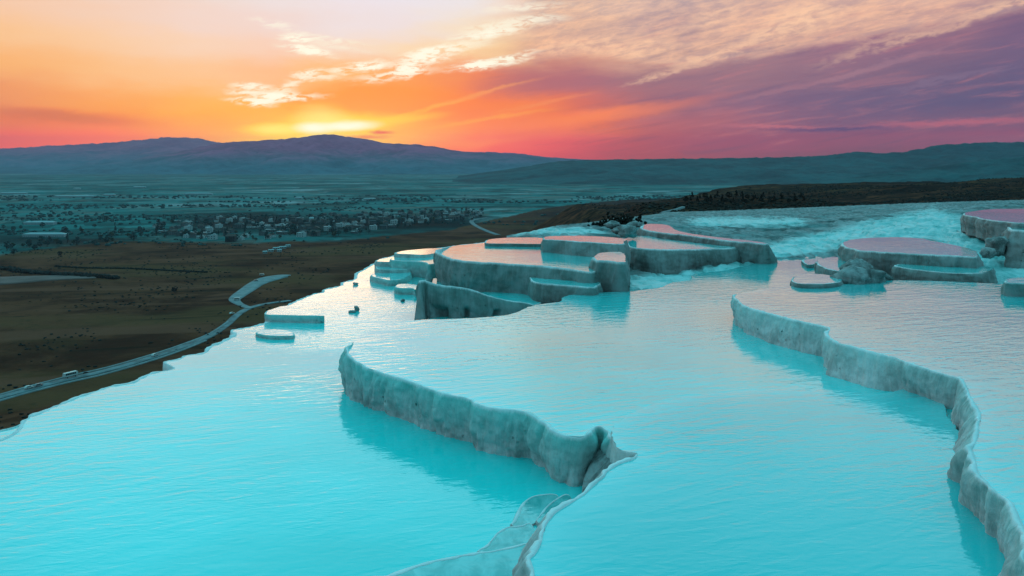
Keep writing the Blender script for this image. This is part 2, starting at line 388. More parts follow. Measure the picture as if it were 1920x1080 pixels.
def make_ground():
    m, g = new_mat('ground')
    p = pos(g); x, y, z = g.sep(p)
    town, hillv = g.attr('town'), g.attr('hillside')
    n1 = g.noise(p, 0.013, 6.0, 0.62, 0.5); n2 = g.noise(p, 0.11, 5.0, 0.65); n3 = g.noise(p, 0.7, 4.0, 0.6)
    # dry grass hillside
    hill = g.mix(g.smooth(n1, 0.34, 0.66), (0.050, 0.0135, 0.007), (0.150, 0.045, 0.022))
    hill = g.mix(g.smooth(n2, 0.52, 0.70) * 0.6, hill, (0.042, 0.019, 0.009))
    hill = g.mix(g.smooth(n2 * 0.5 + n3 * 0.5, 0.56, 0.66) * 0.55, hill, (0.010, 0.010, 0.007))
    hill = g.mix(g.smooth(n3, 0.58, 0.75) * 0.3, hill, (0.12, 0.095, 0.06))
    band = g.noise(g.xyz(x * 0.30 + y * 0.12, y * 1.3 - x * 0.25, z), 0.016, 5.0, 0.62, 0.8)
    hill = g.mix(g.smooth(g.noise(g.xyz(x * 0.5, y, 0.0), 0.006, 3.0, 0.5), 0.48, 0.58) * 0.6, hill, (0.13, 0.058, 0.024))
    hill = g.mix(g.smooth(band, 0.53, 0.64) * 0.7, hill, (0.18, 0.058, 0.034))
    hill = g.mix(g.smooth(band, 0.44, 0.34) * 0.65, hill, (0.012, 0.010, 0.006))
    # farmland of the plain: long plots
    wob = g.noise(p, 0.0012, 3.0, 0.5)
    ca, sa = math.cos(0.35), math.sin(0.35)
    fx = x * ca + y * sa + wob * 380; fy = y * ca - x * sa + wob * 260
    cell = g.node('ShaderNodeTexVoronoi', {'Vector': g.xyz(fx * 0.0022, fy * 0.0042, 0.0), 'Scale': 1.0, 'Randomness': 0.85}, distance='CHEBYCHEV')
    cr, cg, cb = g.sep(g.out(cell, 1))
    cell2 = g.node('ShaderNodeTexVoronoi', {'Vector': g.xyz(fx * 0.010, fy * 0.017, 2.0), 'Scale': 1.0, 'Randomness': 0.7}, distance='CHEBYCHEV')
    dr, dg, db = g.sep(g.out(cell2, 1))
    f = cr * 0.6 + dr * 0.4
    plain = g.ramp(f, [(0.12, (0.006, 0.075, 0.072)), (0.36, (0.014, 0.150, 0.145)), (0.50, (0.035, 0.19, 0.185)), (0.62, (0.15, 0.135, 0.115)), (0.74, (0.045, 0.20, 0.195)), (0.92, (0.26, 0.29, 0.29))])  # plot colours carry extra teal standing in for distance haze
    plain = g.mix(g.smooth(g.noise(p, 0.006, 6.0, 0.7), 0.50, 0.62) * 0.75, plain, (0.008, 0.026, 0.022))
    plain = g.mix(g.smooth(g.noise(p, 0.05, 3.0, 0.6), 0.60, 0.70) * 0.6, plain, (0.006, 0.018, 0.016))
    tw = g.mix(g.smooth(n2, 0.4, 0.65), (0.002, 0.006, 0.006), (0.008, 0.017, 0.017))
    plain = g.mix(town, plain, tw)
    hill = g.mix(g.attr('scrubby') * g.smooth(n2 * 0.5 + band * 0.5, 0.38, 0.54), hill, (0.004, 0.0045, 0.004))
    col = g.mix(hillv, plain, hill)
    finish(g, col, 0.95, bump(g, n2 + n3 * 0.2, 0.6, 1.2), 0.02)
    return m
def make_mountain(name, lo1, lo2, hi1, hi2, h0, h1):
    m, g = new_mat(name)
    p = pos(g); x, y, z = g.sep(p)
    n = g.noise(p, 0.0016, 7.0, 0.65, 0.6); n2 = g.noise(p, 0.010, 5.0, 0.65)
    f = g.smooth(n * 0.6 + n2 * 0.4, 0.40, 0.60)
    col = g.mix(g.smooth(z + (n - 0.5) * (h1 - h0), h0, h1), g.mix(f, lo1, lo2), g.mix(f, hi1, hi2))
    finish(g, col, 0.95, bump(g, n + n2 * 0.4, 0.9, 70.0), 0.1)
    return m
def plain_mat(name, c, rough=0.8, var=0.25, scale=1.5, spec=0.3):
    m, g = new_mat(name)
    n = g.noise(pos(g), scale, 4.0, 0.6)
    col = g.mix(g.smooth(n, 0.3, 0.7), tuple(v * (1 - var) for v in c), tuple(min(1, v * (1 + var)) for v in c))
    finish(g, col, rough, None, spec)
    return m
WATER, TRAV, SLOPE, ROCK, GROUND = make_water(), make_travertine(), make_slope(), make_rock(), make_ground()
M_MAIN = make_mountain('mountain_haze_tint', (0.012, 0.085, 0.115), (0.045, 0.16, 0.20), (0.46, 0.030, 0.11), (0.68, 0.09, 0.20), -60.0, 260.0)  # teal foot, mauve top: valley haze and sunset glow put into the colour
M_FAR = make_mountain('far_mountain', (0.05, 0.13, 0.18), (0.10, 0.17, 0.22), (0.50, 0.05, 0.15), (0.70, 0.12, 0.22), -60.0, 320.0)  # same haze and ridge glow coloured in by height
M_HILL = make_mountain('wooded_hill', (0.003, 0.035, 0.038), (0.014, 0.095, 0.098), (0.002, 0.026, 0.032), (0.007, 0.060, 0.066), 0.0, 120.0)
M_ROAD = plain_mat('asphalt', (0.11, 0.145, 0.155), 0.75, 0.45, 0.12)
M_LOT = plain_mat('pale_gravel', (0.20, 0.215, 0.22), 0.9, 0.2, 0.15)
M_WHITE = plain_mat('white_plaster', (0.38, 0.40, 0.40), 0.8, 0.1)
M_PALE = plain_mat('pale_plaster', (0.12, 0.12, 0.12), 0.8, 0.15)
M_GREYW = plain_mat('grey_plaster', (0.10, 0.105, 0.105), 0.8, 0.15)
M_TILE = plain_mat('red_tile', (0.085, 0.05, 0.042), 0.85, 0.3)
M_DROOF = plain_mat('dark_roof', (0.05, 0.05, 0.052), 0.8, 0.3)
M_SHEET = plain_mat('pale_sheet_roof', (0.30, 0.34, 0.35), 0.6, 0.1)
M_GLASS = plain_mat('dark_glass', (0.015, 0.018, 0.02), 0.1, 0.1, 1.0, 0.5)
M_CARW = plain_mat('white_paint', (0.50, 0.50, 0.49), 0.35, 0.03, 1.0, 0.5)
M_CARG = plain_mat('grey_paint', (0.16, 0.17, 0.18), 0.35, 0.03, 1.0, 0.5)
M_TYRE = plain_mat('rubber', (0.015, 0.015, 0.015), 0.9, 0.2)
M_BARK = plain_mat('bark', (0.05, 0.038, 0.028), 0.95, 0.4, 6.0)
M_LEAF = plain_mat('dark_leaves', (0.014, 0.042, 0.040), 0.8, 0.6, 0.9)
M_LEAF2 = plain_mat('olive_leaves', (0.028, 0.036, 0.018), 0.8, 0.6, 0.9)
M_SCRUB = plain_mat('scrub', (0.011, 0.0065, 0.004), 0.95, 0.5, 0.5)
M_FIELD = plain_mat('bare_field', (0.16, 0.085, 0.075), 0.95, 0.2, 0.05)

# ------------------------------------------------------------------ terrain: hillside, plateau and plain as one sheet
EDGE_Y = [-400, 0, 75, 110, 150, 300, 600, 750, 900, 1100, 1300, 2000, 40000]
EDGE_X = [-14, -10, -9, 5, 22, 50, 75, 55, 90, 400, 900, 2600, 90000]
def height(X, Y):
    X = np.asarray(X, float); Y = np.asarray(Y, float)
    l = np.interp(Y, EDGE_Y, EDGE_X) - X
    lp = np.maximum(l, 0)
    drop = 118.0 * (1 - np.exp(-lp / 170.0))
    plate = -3.2 - 8.0 * np.exp(-((Y - 260) / 110.0) ** 2) - 2.0 * np.exp(-((Y - 140) / 40.0) ** 2) - 5.5 * sstep(Y, 300, 480) - 20.0 * sstep(Y, 260, 560) * (1 - sstep(X, 60, 420)) - 12.0 * sstep(Y, 650, 950)
    far = sstep(Y, 120, 320)
    n = fbm(X / 95.0, Y / 140.0, 0, 4, 3) * 3.2 * far + fbm(X / 22.0, Y / 30.0, 0, 3, 9) * 0.7 * sstep(lp + Y * 0.1, 8, 40)
    z = plate - drop + n * (1 - 0.8 * sstep(drop, 95, 117))
    return np.maximum(z, -118.0 + 0.0 * z) + np.where(z < -117.5, fbm(X / 400.0, Y / 400.0, 0, 3, 21) * 0.8, 0)
aa = np.concatenate([np.linspace(-180, -62, 50, endpoint=False), np.linspace(-62, -38, 50, endpoint=False), np.linspace(-38, 38, 520, endpoint=False),
                     np.linspace(38, 62, 40, endpoint=False), np.linspace(62, 180, 50, endpoint=False)])
rr = np.concatenate([[0.01], np.geomspace(4.0, 19500.0, 510)])
AA, RR = np.meshgrid(np.radians(aa), rr)
GX, GY = np.sin(AA) * RR, np.cos(AA) * RR
GZ = height(GX, GY)
drop_attr = GZ + 118.0
upx = GX / np.maximum(GY, 1.0) * FPX + 960
hillside = sstep(drop_attr + fbm(GX / 180.0, GY / 180.0, 0, 3, 44) * 5.0, 3.0, 12.0)
Yb = np.interp(upx, [-600, 0, 220, 420, 650, 850, 950, 1050, 1200], [850, 1075, 1290, 1240, 1290, 1500, 1850, 2300, 2800]) + fbm(GX / 60., GY / 60., 0, 3, 45) * 12
hillside = np.maximum(hillside, sstep(Yb - GY, -8, 8))
townm = np.exp(-(((GY - 1650) / 330.0) ** 2)) * sstep(upx, 250, 420) * sstep(upx, 960, 860) + 0.8 * np.exp(-(((GY - 1300) / 140.0) ** 2)) * sstep(upx, 330, 200) * sstep(upx, -200, 40)
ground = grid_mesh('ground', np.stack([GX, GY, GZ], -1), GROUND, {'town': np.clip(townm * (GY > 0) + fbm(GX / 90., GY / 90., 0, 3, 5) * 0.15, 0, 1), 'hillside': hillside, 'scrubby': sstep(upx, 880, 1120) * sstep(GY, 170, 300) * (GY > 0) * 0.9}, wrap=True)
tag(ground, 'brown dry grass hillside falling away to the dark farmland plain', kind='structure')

def on_ground(px, py):
    """the point of the terrain seen at photo pixel px, py"""
    t = np.geomspace(60, 14000, 900)
    X, Y, Z = (px - 960.0) / FPX * t, t, CAM_Z - (py - HOR) / FPX * t
    hit = np.nonzero(Z < height(X, Y))[0]
    i = hit[0] if len(hit) else len(t) - 1
    lo, hi = t[max(i - 1, 0)], t[i]
    for _ in range(24):
        mid = 0.5 * (lo + hi)
        if CAM_Z - (py - HOR) / FPX * mid < height((px - 960.0) / FPX * mid, mid): hi = mid
        else: lo = mid
    return np.array([(px - 960.0) / FPX * hi, hi, float(height((px - 960.0) / FPX * hi, hi))])

# ------------------------------------------------------------------ mountains
def catmull(P, n, closed=False):
    P = np.asarray(P, float); k = len(P)
    out = []
    for i in range(k if closed else k - 1):
        if closed: p0, p1, p2, p3 = P[i - 1], P[i], P[(i + 1) % k], P[(i + 2) % k]
        else: p0, p1, p2, p3 = P[max(i - 1, 0)], P[i], P[i + 1], P[min(i + 2, k - 1)]
        t = np.linspace(0, 1, n, endpoint=False)[:, None]
        out.append(0.5 * (2 * p1 + (p2 - p0) * t + (2 * p0 - 5 * p1 + 4 * p2 - p3) * t ** 2 + (3 * p1 - p0 - 3 * p2 + p3) * t ** 3))
    if not closed: out.append(P[-1:])
    return np.concatenate(out)
def mountain(name, ridge, Yr, foot, mat, label, seed, rough=1.0, nx=520, nr=46):
    rx = np.array([r[0] for r in ridge], float); ry = np.array([r[1] for r in ridge], float)
    cols = np.linspace(rx[0], rx[-1], nx)
    py = np.interp(cols, rx, ry)
    k = np.ones(5) / 5; py = np.convolve(np.pad(py, 2, mode='edge'), k, 'valid')
    zr = CAM_Z + (HOR - py) * Yr / FPX
    t = np.concatenate([np.linspace(0, 1, nr), np.linspace(1, 0, nr // 3)[1:]])
    T = t[:, None]
    back = np.concatenate([np.zeros(nr), np.ones(nr // 3 - 1)])[:, None]
    Y = np.where(back > 0, Yr + (1 - T) * (Yr - foot) * 0.35, foot + (Yr - foot) * T)
    X = (cols[None, :] - 960) / FPX * Yr * (0.55 + 0.45 * Y / Yr)
    base = -124.0
    s = T ** 1.35
    Z = base + (zr[None, :] - base) * s
    amp = (zr[None, :] - base) * 0.22 * rough
    L = (Yr - foot) * 0.22
    rid = 1 - np.abs(fbm(X / L, Y / (L * 1.8), 0, 5, seed, 0.55))
    Z = Z + amp * (rid - 0.75) * np.sin(np.pi * np.clip(T, 0, 1)) 
    Z = Z + fbm(X / (L * 0.10), Y / (L * 0.10), 0, 4, seed + 5, 0.6) * (zr[None, :] - base) * 0.026 * rough * np.clip(T * 4, 0, 1)
    Z = np.where(T <= 0.0, base - 4, Z)
    o = grid_mesh(name, np.stack([X, np.broadcast_to(Y, X.shape), Z], -1), mat)
    tag(o, label, kind='structure')
    return o
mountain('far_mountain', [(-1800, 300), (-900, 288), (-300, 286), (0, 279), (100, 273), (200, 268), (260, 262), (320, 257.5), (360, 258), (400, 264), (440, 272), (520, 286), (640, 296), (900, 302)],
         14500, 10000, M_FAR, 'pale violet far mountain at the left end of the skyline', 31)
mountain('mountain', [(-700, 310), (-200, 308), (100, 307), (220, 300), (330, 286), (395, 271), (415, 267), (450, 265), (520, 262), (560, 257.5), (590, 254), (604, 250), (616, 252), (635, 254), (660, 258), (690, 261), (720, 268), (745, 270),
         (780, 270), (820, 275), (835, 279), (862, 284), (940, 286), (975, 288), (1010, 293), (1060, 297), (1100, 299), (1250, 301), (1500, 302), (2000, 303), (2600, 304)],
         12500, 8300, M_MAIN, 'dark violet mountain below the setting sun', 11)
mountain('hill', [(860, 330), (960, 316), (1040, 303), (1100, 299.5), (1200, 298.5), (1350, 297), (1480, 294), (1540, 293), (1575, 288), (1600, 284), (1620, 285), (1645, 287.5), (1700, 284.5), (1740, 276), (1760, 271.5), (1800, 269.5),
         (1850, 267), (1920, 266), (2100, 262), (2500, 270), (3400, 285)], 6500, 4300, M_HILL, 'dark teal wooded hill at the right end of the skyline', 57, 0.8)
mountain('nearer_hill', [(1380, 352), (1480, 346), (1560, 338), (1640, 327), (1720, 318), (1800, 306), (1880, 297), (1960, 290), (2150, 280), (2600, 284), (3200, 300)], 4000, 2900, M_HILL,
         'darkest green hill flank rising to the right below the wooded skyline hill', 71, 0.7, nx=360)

# ------------------------------------------------------------------ travertine slope: the wet flank behind the pools
SPX = np.array([950, 1050, 1150, 1250, 1350, 1450, 1550, 1650, 1750, 1850, 1950, 2100, 2400], float)
SY = np.array([30, 36, 42, 46, 52, 60, 70, 90, 120, 150, 175, 200], float)
SZ = np.array([
 [-1, -.3, .3, .5, .5, .5, .6, .9, 1.2, 1.3, 1.4, 1.4, 1.4],
 [-.5, .1, .75, .95, .9, .8, .8, 1.2, 1.35, 1.42, 1.48, 1.5, 1.5],
 [0, .4, .85, .92, .95, .9, .9, 1.5, 1.8, 2.0, 2.2, 2.3, 2.3],
 [.4, .65, .75, .8, 1.2, .98, .95, 1.85, 2.15, 2.55, 2.75, 2.85, 2.85],
 [1.2, 1.6, 1.6, 1.5, 1.5, 1.4, 1.3, 2.2, 2.6, 3.0, 3.3, 3.4, 3.4],
 [1.3, 1.9, 1.9, 1.75, 1.5, 1.4, 1.7, 2.5, 3.1, 3.4, 3.7, 3.9, 4.0],
 [.5, 1.5, 1.7, 1.6, 1.4, 1.5, 1.9, 2.4, 2.7, 3.2, 3.5, 3.7, 3.9],
 [-2, -.5, .7, .9, .8, 1.0, 1.2, 1.4, 1.7, 2.4, 2.8, 3.0, 3.2],
 [-6, -4, -1.5, -.7, -.5, -.3, 0, .3, .7, 1.0, 1.3, 1.5, 1.7],
 [-10, -8, -4, -2.3, -2, -1.7, -1.3, -.9, -.5, -.2, 0, .2, .4],
 [-14, -12, -8, -5, -4.5, -4, -3.6, -3.2, -2.8, -2.5, -2.2, -2, -2],
 [-20, -19, -17, -15, -14, -14, -14, -14, -14, -14, -14, -14, -14]])
cpx = np.linspace(950, 2400, 420); rY = np.concatenate([np.linspace(30, 75, 230), np.geomspace(75.4, 200, 110)])
rowsz = np.stack([np.interp(cpx, SPX, r) for r in SZ])
ii = np.interp(rY, SY, np.arange(len(SY)))
i0 = np.clip(np.floor(ii).astype(int), 0, len(SY) - 2); tt = (ii - i0)[:, None]
def rowat(i): return rowsz[np.clip(i, 0, len(SY) - 1)]
p0, p1, p2, p3 = rowat(i0 - 1), rowat(i0), rowat(i0 + 1), rowat(i0 + 2)
ZS = 0.5 * (2 * p1 + (p2 - p0) * tt + (2 * p0 - 5 * p1 + 4 * p2 - p3) * tt ** 2 + (3 * p1 - p0 - 3 * p2 + p3) * tt ** 3)
YS = np.repeat(rY[:, None], len(cpx), 1); XS = (cpx[None, :] - 960) / FPX * YS
n1 = fbm(XS / 2.2, YS / 3.4, 0, 5, 61, 0.55)
n0 = fbm(XS / 5.0, YS / 9.0, 0, 3, 63)
lev = ZS * 3.2 + n1 * 0.9 + n0 * 1.3
terr = (np.floor(lev) + sstep(lev - np.floor(lev), 0.60, 0.97) - lev) / 3.2
ZS2 = ZS + 1.0 * terr + 0.03 * n1 + 0.02 * fbm(XS / 0.5, YS / 0.8, 0, 3, 77)
ZS2 = np.where((YS < 52) & (cpx[None, :] < 1590), np.minimum(ZS2, ZS + 0.09), ZS2)
upxS = np.repeat(cpx[None, :], len(rY), 0); upyS = HOR + (CAM_Z - ZS) * FPX / YS
flow = np.exp(-((upyS - np.interp(upxS, [1000, 1150, 1300, 1450, 1560, 1650, 1750, 1830, 1950], [560, 535, 520, 470, 448, 428, 418, 470, 490])) /
                np.interp(upxS, [1000, 1300, 1500, 1650, 1750, 1830, 1950], [20, 16, 18, 22, 34, 60, 50])) ** 2)
flow = np.maximum(flow, 0.75 * np.exp(-((upyS - 432) / 9) ** 2) * sstep(upxS, 1180, 1080))
flow = np.maximum(flow, 0.72 * np.exp(-((upyS - 415) / 12) ** 2) * sstep(upxS, 1250, 1320) * sstep(upxS, 1560, 1480))
slope = grid_mesh('travertine_slope', np.stack([XS, YS, ZS2], -1), SLOPE, {'flow': flow})
tag(slope, 'wet grey and turquoise travertine slope with stepped runnels behind the pools', kind='structure')

# ------------------------------------------------------------------ pools: a travertine basin wall with milky water to its brim
def resample(T, B, A, step):
    n = 24
    Tc, Bc, Ac = catmull(T, n, True), catmull(B, n, True), catmull(A, n, True)
    d = np.linalg.norm(np.roll(Tc, -1, 0)[:, :2] - Tc[:, :2], axis=1)
    s = np.concatenate([[0], np.cumsum(d)]); tot = s[-1]
    dist = np.maximum(np.linalg.norm(Tc[:, :2], axis=1), 8.0)
    w = np.clip(dist * step, 0.03, 2.5) * np.where(Ac[:, 0] > 0.5, 1.0, 2.6)   # finer near the camera and on the visible side
    u = np.concatenate([[0], np.cumsum(d / w)])
    m = max(24, int(u[-1]))
    q = np.interp(np.linspace(0, u[-1], m, endpoint=False), u, s)
    f = lambda C: np.stack([np.interp(q, s, np.append(C[:, k], C[0, k])) for k in range(C.shape[1])], -1)
    return f(Tc), f(Bc), f(Ac), q
def pool(name, label, zw, nodes, zbase, zskirt=None, rim=0.020, bulge=0.07, flute=0.05, algae=0.35, undercut=0.0, group=None, cat='terrace pool', step=0.0026, lipw=0.065, water=True, rows=26, scallop=1.0, calm=None, edge=0.0, shoal=0.0, pool_shade=0.0, crust=None):
    """nodes: (tx, ty, bx, by[, dz]) = visible rim and foot in the photo, (tx, ty) = hidden rim, ('w', X, Y) = a place"""
    if zskirt is None: zskirt = zbase - 0.6
    if crust is None: crust = {'terraces in the centre of the photo': 0.75, 'terraces at the right edge': 0.7}.get(group, 0.0)
    if calm is None: calm = 0.72 if name in ('terrace', 'terrace_step') else 0.75 if name == 'shallow_basin' else 0.30
    T, B, A = [], [], []
    for nd in nodes:
        if nd[0] == 'w':
            T.append((nd[1], nd[2], zw - 0.008)); B.append((nd[1], nd[2], zskirt)); A.append((0.0,))
        else:
            dz = nd[4] if len(nd) > 4 else 0.0
            t = at(nd[0], nd[1], zw + rim + dz)
            if len(nd) == 2: t[2] = zw - 0.008 + 0.02 * edge
            T.append(t)
            if len(nd) > 2: B.append(at(nd[2], nd[3], zbase)); A.append((1.0,))
            else: B.append((t[0], t[1], zskirt)); A.append((edge,))
    T, B, A = np.array(T), np.array(B), np.array(A)
    area = 0.5 * np.sum(T[:, 0] * np.roll(T[:, 1], -1) - np.roll(T[:, 0], -1) * T[:, 1])
    if area < 0: T, B, A = T[::-1], B[::-1], A[::-1]
    T, B, A, s = resample(T, B, A, step)
    vis = A[:, 0]
    c = T[:, :2].mean(0)
    org = np.array([c[0], c[1], zw])
    tan = np.roll(T, -1, 0)[:, :2] - np.roll(T, 1, 0)[:, :2]
    tan /= np.maximum(np.linalg.norm(tan, axis=1), 1e-9)[:, None]
    nrm = np.stack([tan[:, 1], -tan[:, 0]], -1)                    # outward for a counter-clockwise rim
    for _ in range(3): nrm = (np.roll(nrm, 1, 0) + nrm * 2 + np.roll(nrm, -1, 0)); nrm /= np.maximum(np.linalg.norm(nrm, axis=1), 1e-9)[:, None]
    seed = abs(hash(name + label)) % 997 if False else sum(map(ord, label)) % 997
    # no wall hangs inwards
    dl = B[:, :2] - T[:, :2]; Hh = np.maximum(T[:, 2] - B[:, 2], 0.05)
    dn = np.clip(np.sum(dl * nrm, 1), -0.08 * Hh, 0.55 * Hh); dt = np.clip(np.sum(dl * tan, 1), -0.3 * Hh, 0.3 * Hh)
    B = B.copy(); B[:, :2] = T[:, :2] + nrm * dn[:, None] + tan * dt[:, None]
    ds = np.maximum(np.linalg.norm(np.roll(T, -1, 0)[:, :2] - np.roll(T, 1, 0)[:, :2], axis=1), 1e-4)
    kap = np.linalg.norm(np.roll(tan, -1, 0) - np.roll(tan, 1, 0), axis=1) / ds
    for _ in range(6): kap = np.maximum(kap, 0.5 * (np.roll(kap, 1) + np.roll(kap, -1)))
    damp = 1.0 / (1.0 + (kap * 0.22) ** 2)                          # calm the relief in tight corners
    lipv = lipw * (0.25 + 0.75 * vis) * (0.35 + 0.65 * damp)
    # small scallops and ups and downs of the rim
    sc1 = fbm(s * 1.3, seed, 0, 4, seed) ; sc2 = vnoise(s * 6.0, seed, 0, seed + 3)
    H = np.maximum(T[:, 2] - B[:, 2], 0.05)
    jit = scallop * damp * np.minimum(H, 1.0) * (0.06 * sc1 + 0.03 * sc2)
    T = T.copy(); T[:, :2] += nrm * jit[:, None]
    T[:, 2] += vis * (0.012 * sc2 + 0.014 * np.abs(sc1)) * np.minimum(H, 1.0)
    tv = np.concatenate([[0.0], np.linspace(0.02, 1.0, rows) ** 0.92, [1.12]])
    P, DN, AL = [], [], []
    # inner foot of the lip, inner edge of the lip
    inn = T.copy(); inn[:, :2] -= nrm * (lipv * np.clip(1.4 + 0.5 * sc1 + 0.4 * sc2, 0.75, 2.5))[:, None]; inn[:, 2] = zw - 0.12; P.append(inn); DN.append(np.zeros(len(T)))
    inn = T.copy(); inn[:, :2] -= nrm * (lipv * np.clip(1 + 0.5 * sc1 + 0.4 * sc2, 0.4, 2.0))[:, None]; inn[:, 2] -= 0.006; P.append(inn); DN.append(np.zeros(len(T)))
    for t in tv:
        q = T + (B - T) * min(t, 1.0)
        if t > 1: q[:, 2] -= 0.25
        tt = min(t, 1.0)
        wob = 0.18 * vnoise(s * 0.7, tt * H * 1.3, seed, seed + 7)
        col1 = np.sqrt(np.abs(vnoise((s + wob) * 1.5, tt * H * 0.35, seed, seed + 1)) + 0.002)
        col2 = np.sqrt(np.abs(vnoise((s + wob) * 4.2, tt * H * 0.6, seed, seed + 2)) + 0.002)
        col3 = np.sqrt(np.abs(vnoise((s + wob) * 9.5, tt * H * 1.2, seed, seed + 4)) + 0.002)
        fl = (col1 - 0.55) * 1.5 + (col2 - 0.55) * 1.25 + (col3 - 0.55) * 0.5 + 0.25 * vnoise(s * 14.0, tt * H * 9.0, seed, seed + 8)
        off = bulge * H * np.sin(np.pi * min(tt * 1.15, 1.0)) * (1 + 0.5 * sc1) + flute * np.minimum(H, 1.4) * fl * sstep(np.full(len(T), tt), 0.0, 0.22)
        off = off + 0.6 * flute * np.minimum(H, 1.4) * np.maximum(0, vnoise(s * 3.6, tt * H * 3.2, seed, seed + 12)) * tt * 1.6 + 0.25 * flute * np.minimum(H, 1.4) * vnoise(s * 9.0, tt * H * 8.0, seed, seed + 13)
        if undercut > 0:
            hole = sstep(vnoise(s * 2.6, 0, 0, seed + 5) + 0.35 * vnoise(s * 7.0, 0, 0, seed + 6), 0.12, 0.5)
            off = off - undercut * hole * sstep(np.full(len(T), tt), 0.55, 0.85)
        q[:, :2] += nrm * (off * damp)[:, None]
        P.append(q); DN.append(np.full(len(T), tt))
    P = np.stack(P) - org
    DN = np.stack(DN); AL = np.broadcast_to(s[None, :], DN.shape)
    root = empty(name, org, label, cat, group)
    w = grid_mesh('rim_wall', P, TRAV, {'down': DN, 'along': AL, 'algae': np.full(DN.shape, algae), 'crust': np.full(DN.shape, crust), 'visible_rim': np.broadcast_to(vis[None, :], DN.shape)}, wrap=True)
    w.parent = root
    if water:
        ring = T[:, :2] - nrm * (lipv * np.where(vis > 0.5, 0.6, 0.0))[:, None]
        st = max(0.18, math.sqrt(abs(area)) / 55.0)
        mn, mx = ring.min(0), ring.max(0)
        gx, gy = np.meshgrid(np.arange(mn[0], mx[0], st), np.arange(mn[1], mx[1], st))
        pts = np.stack([gx.ravel(), gy.ravel()], -1) + rng.uniform(-0.2, 0.2, (gx.size, 2)) * st
        a, b = ring, np.roll(ring, -1, 0)
        keep = np.ones(len(pts), bool); dist = np.full(len(pts), 1e9)
        for lo in range(0, len(pts), 400):
            p = pts[lo:lo + 400, None, :]
            cross = ((a[None, :, 1] > p[..., 1]) != (b[None, :, 1] > p[..., 1]))
            xi = (b[None, :, 0] - a[None, :, 0]) * (p[..., 1] - a[None, :, 1]) / np.where(np.abs(b[:, 1] - a[:, 1]) < 1e-12, 1e-12, b[:, 1] - a[:, 1])[None, :] + a[None, :, 0]
            keep[lo:lo + 400] = (np.sum(cross & (p[..., 0] < xi), 1) % 2) == 1
            dist[lo:lo + 400] = np.sqrt(((p - a[None]) ** 2).sum(-1)).min(1)
        pts, dist = pts[keep & (dist > st * 0.5)], dist[keep & (dist > st * 0.5)]
        n = len(ring)
        vin = [Vector(v) for v in ring] + [Vector(v) for v in pts]
        vo, _, fo, *_ = delaunay_2d_cdt(vin, [], [list(range(n))], 1, 1e-5)
        V = np.array([(v.x, v.y) for v in vo])
        dd = np.empty(len(V))
        for lo in range(0, len(V), 400):
            dd[lo:lo + 400] = np.sqrt(((V[lo:lo + 400, None, :] - a[None]) ** 2).sum(-1)).min(1)
        V3 = np.concatenate([V - c, np.zeros((len(V), 1))], 1)
        wt = mesh_obj('water', V3, fo, WATER, root, True, {'shallow': np.maximum(np.exp(-dd / 0.7), shoal), 'calm': np.full(len(V3), calm), 'painted_shade': np.full(len(V3), pool_shade), 'shoal': np.full(len(V3), shoal)})
    return root

POOLS = 'travertine terrace pools'
# the large lower pool on the left: its outer rim falls away to the hillside
pool('travertine_pool', 'largest turquoise pool, filling the lower left up to the brown hillside', 0.0,
     [('w', -8, 3), ('w', -24, 9), (-150, 862), (-60, 836), (0, 822), (28, 806), (37, 790), (50, 781), (83, 767), (117, 753), (140, 743), (173, 733), (207, 722), (247, 715), (261, 707), (283, 698), (303, 694), (325, 689.5), (312, 684.5),
      (307, 677), (333, 671.5), (347, 665), (381, 660), (390, 650), (417, 638), (438, 626), (432, 618), (467, 612), (496, 604), (516, 590), (540, 570), (585, 551), (603, 547.5), (607, 542), (637, 535), (641, 529), (663, 523), (668, 511.5), (679, 506),
      (694, 497), (704, 491), (716, 484), (741, 478), (760, 470), (816, 465), (881, 457), (940, 452), ('w', 4, 70), ('w', 4, 60), ('w', 1.5, 40), ('w', -1, 30), ('w', 1.2, 24), ('w', 2.6, 18.4), ('w', 1.8, 15.5), ('w', 1.2, 12), ('w', 1.0, 3)],
     -8.0, -8.5, group=POOLS, algae=0.2, bulge=0.02, rim=0.03, edge=0.8, calm=0.52, lipw=0.15)
# the middle pool with the long wall
pool('travertine_pool', 'middle turquoise pool behind the long fluted wall that ends in a pointed tip', 1.1,
     [(649, 657, 651, 744, .12), (655, 669, 660, 751, .06), (685, 690, 688, 760), (723, 701, 711, 768), (766, 714, 770, 790), (800, 727, 800, 803), (838, 739, 840, 818), (877, 748, 878, 828), (890, 756, 900, 834), (924, 765, 930, 841), (966, 769, 968, 849),
      (990, 773, 994, 856), (1008, 785, 1009, 866), (1026, 796, 1026, 883), (1040, 808, 1042, 893), (1064, 817, 1056, 902, -.03), (1090, 820, 1073, 912, -.03), (1104, 812, 1094, 890), (1116, 801, 1108, 878), (1131, 803, 1118, 876),
      (1147, 823, 1132, 884), (1166, 838, 1160, 872), (1195, 852, 1196, 862), ('w', 4.2, 15.2), ('w', 9.5, 17), ('w', 14, 22), ('w', 15, 30), ('w', 17, 42), (1640, 472), (1577, 477), (1531, 477.5), (1480, 481), (1438, 488), (1396, 498), (1362, 506), (1334, 509), (1299, 514), (1294, 524.5), (1257, 529.5), (1243, 537),
      (1199, 544), (1145, 547), (1087, 550.5), (1056, 556), (1049, 565), (1002, 571), (960, 588), (910, 594), (850, 597), (790, 598), (740, 607), (690, 622), (662, 640)],
     0.0, -1.2, group=POOLS, algae=0.85, flute=0.085, bulge=0.05, calm=0.4, pool_shade=0.25)
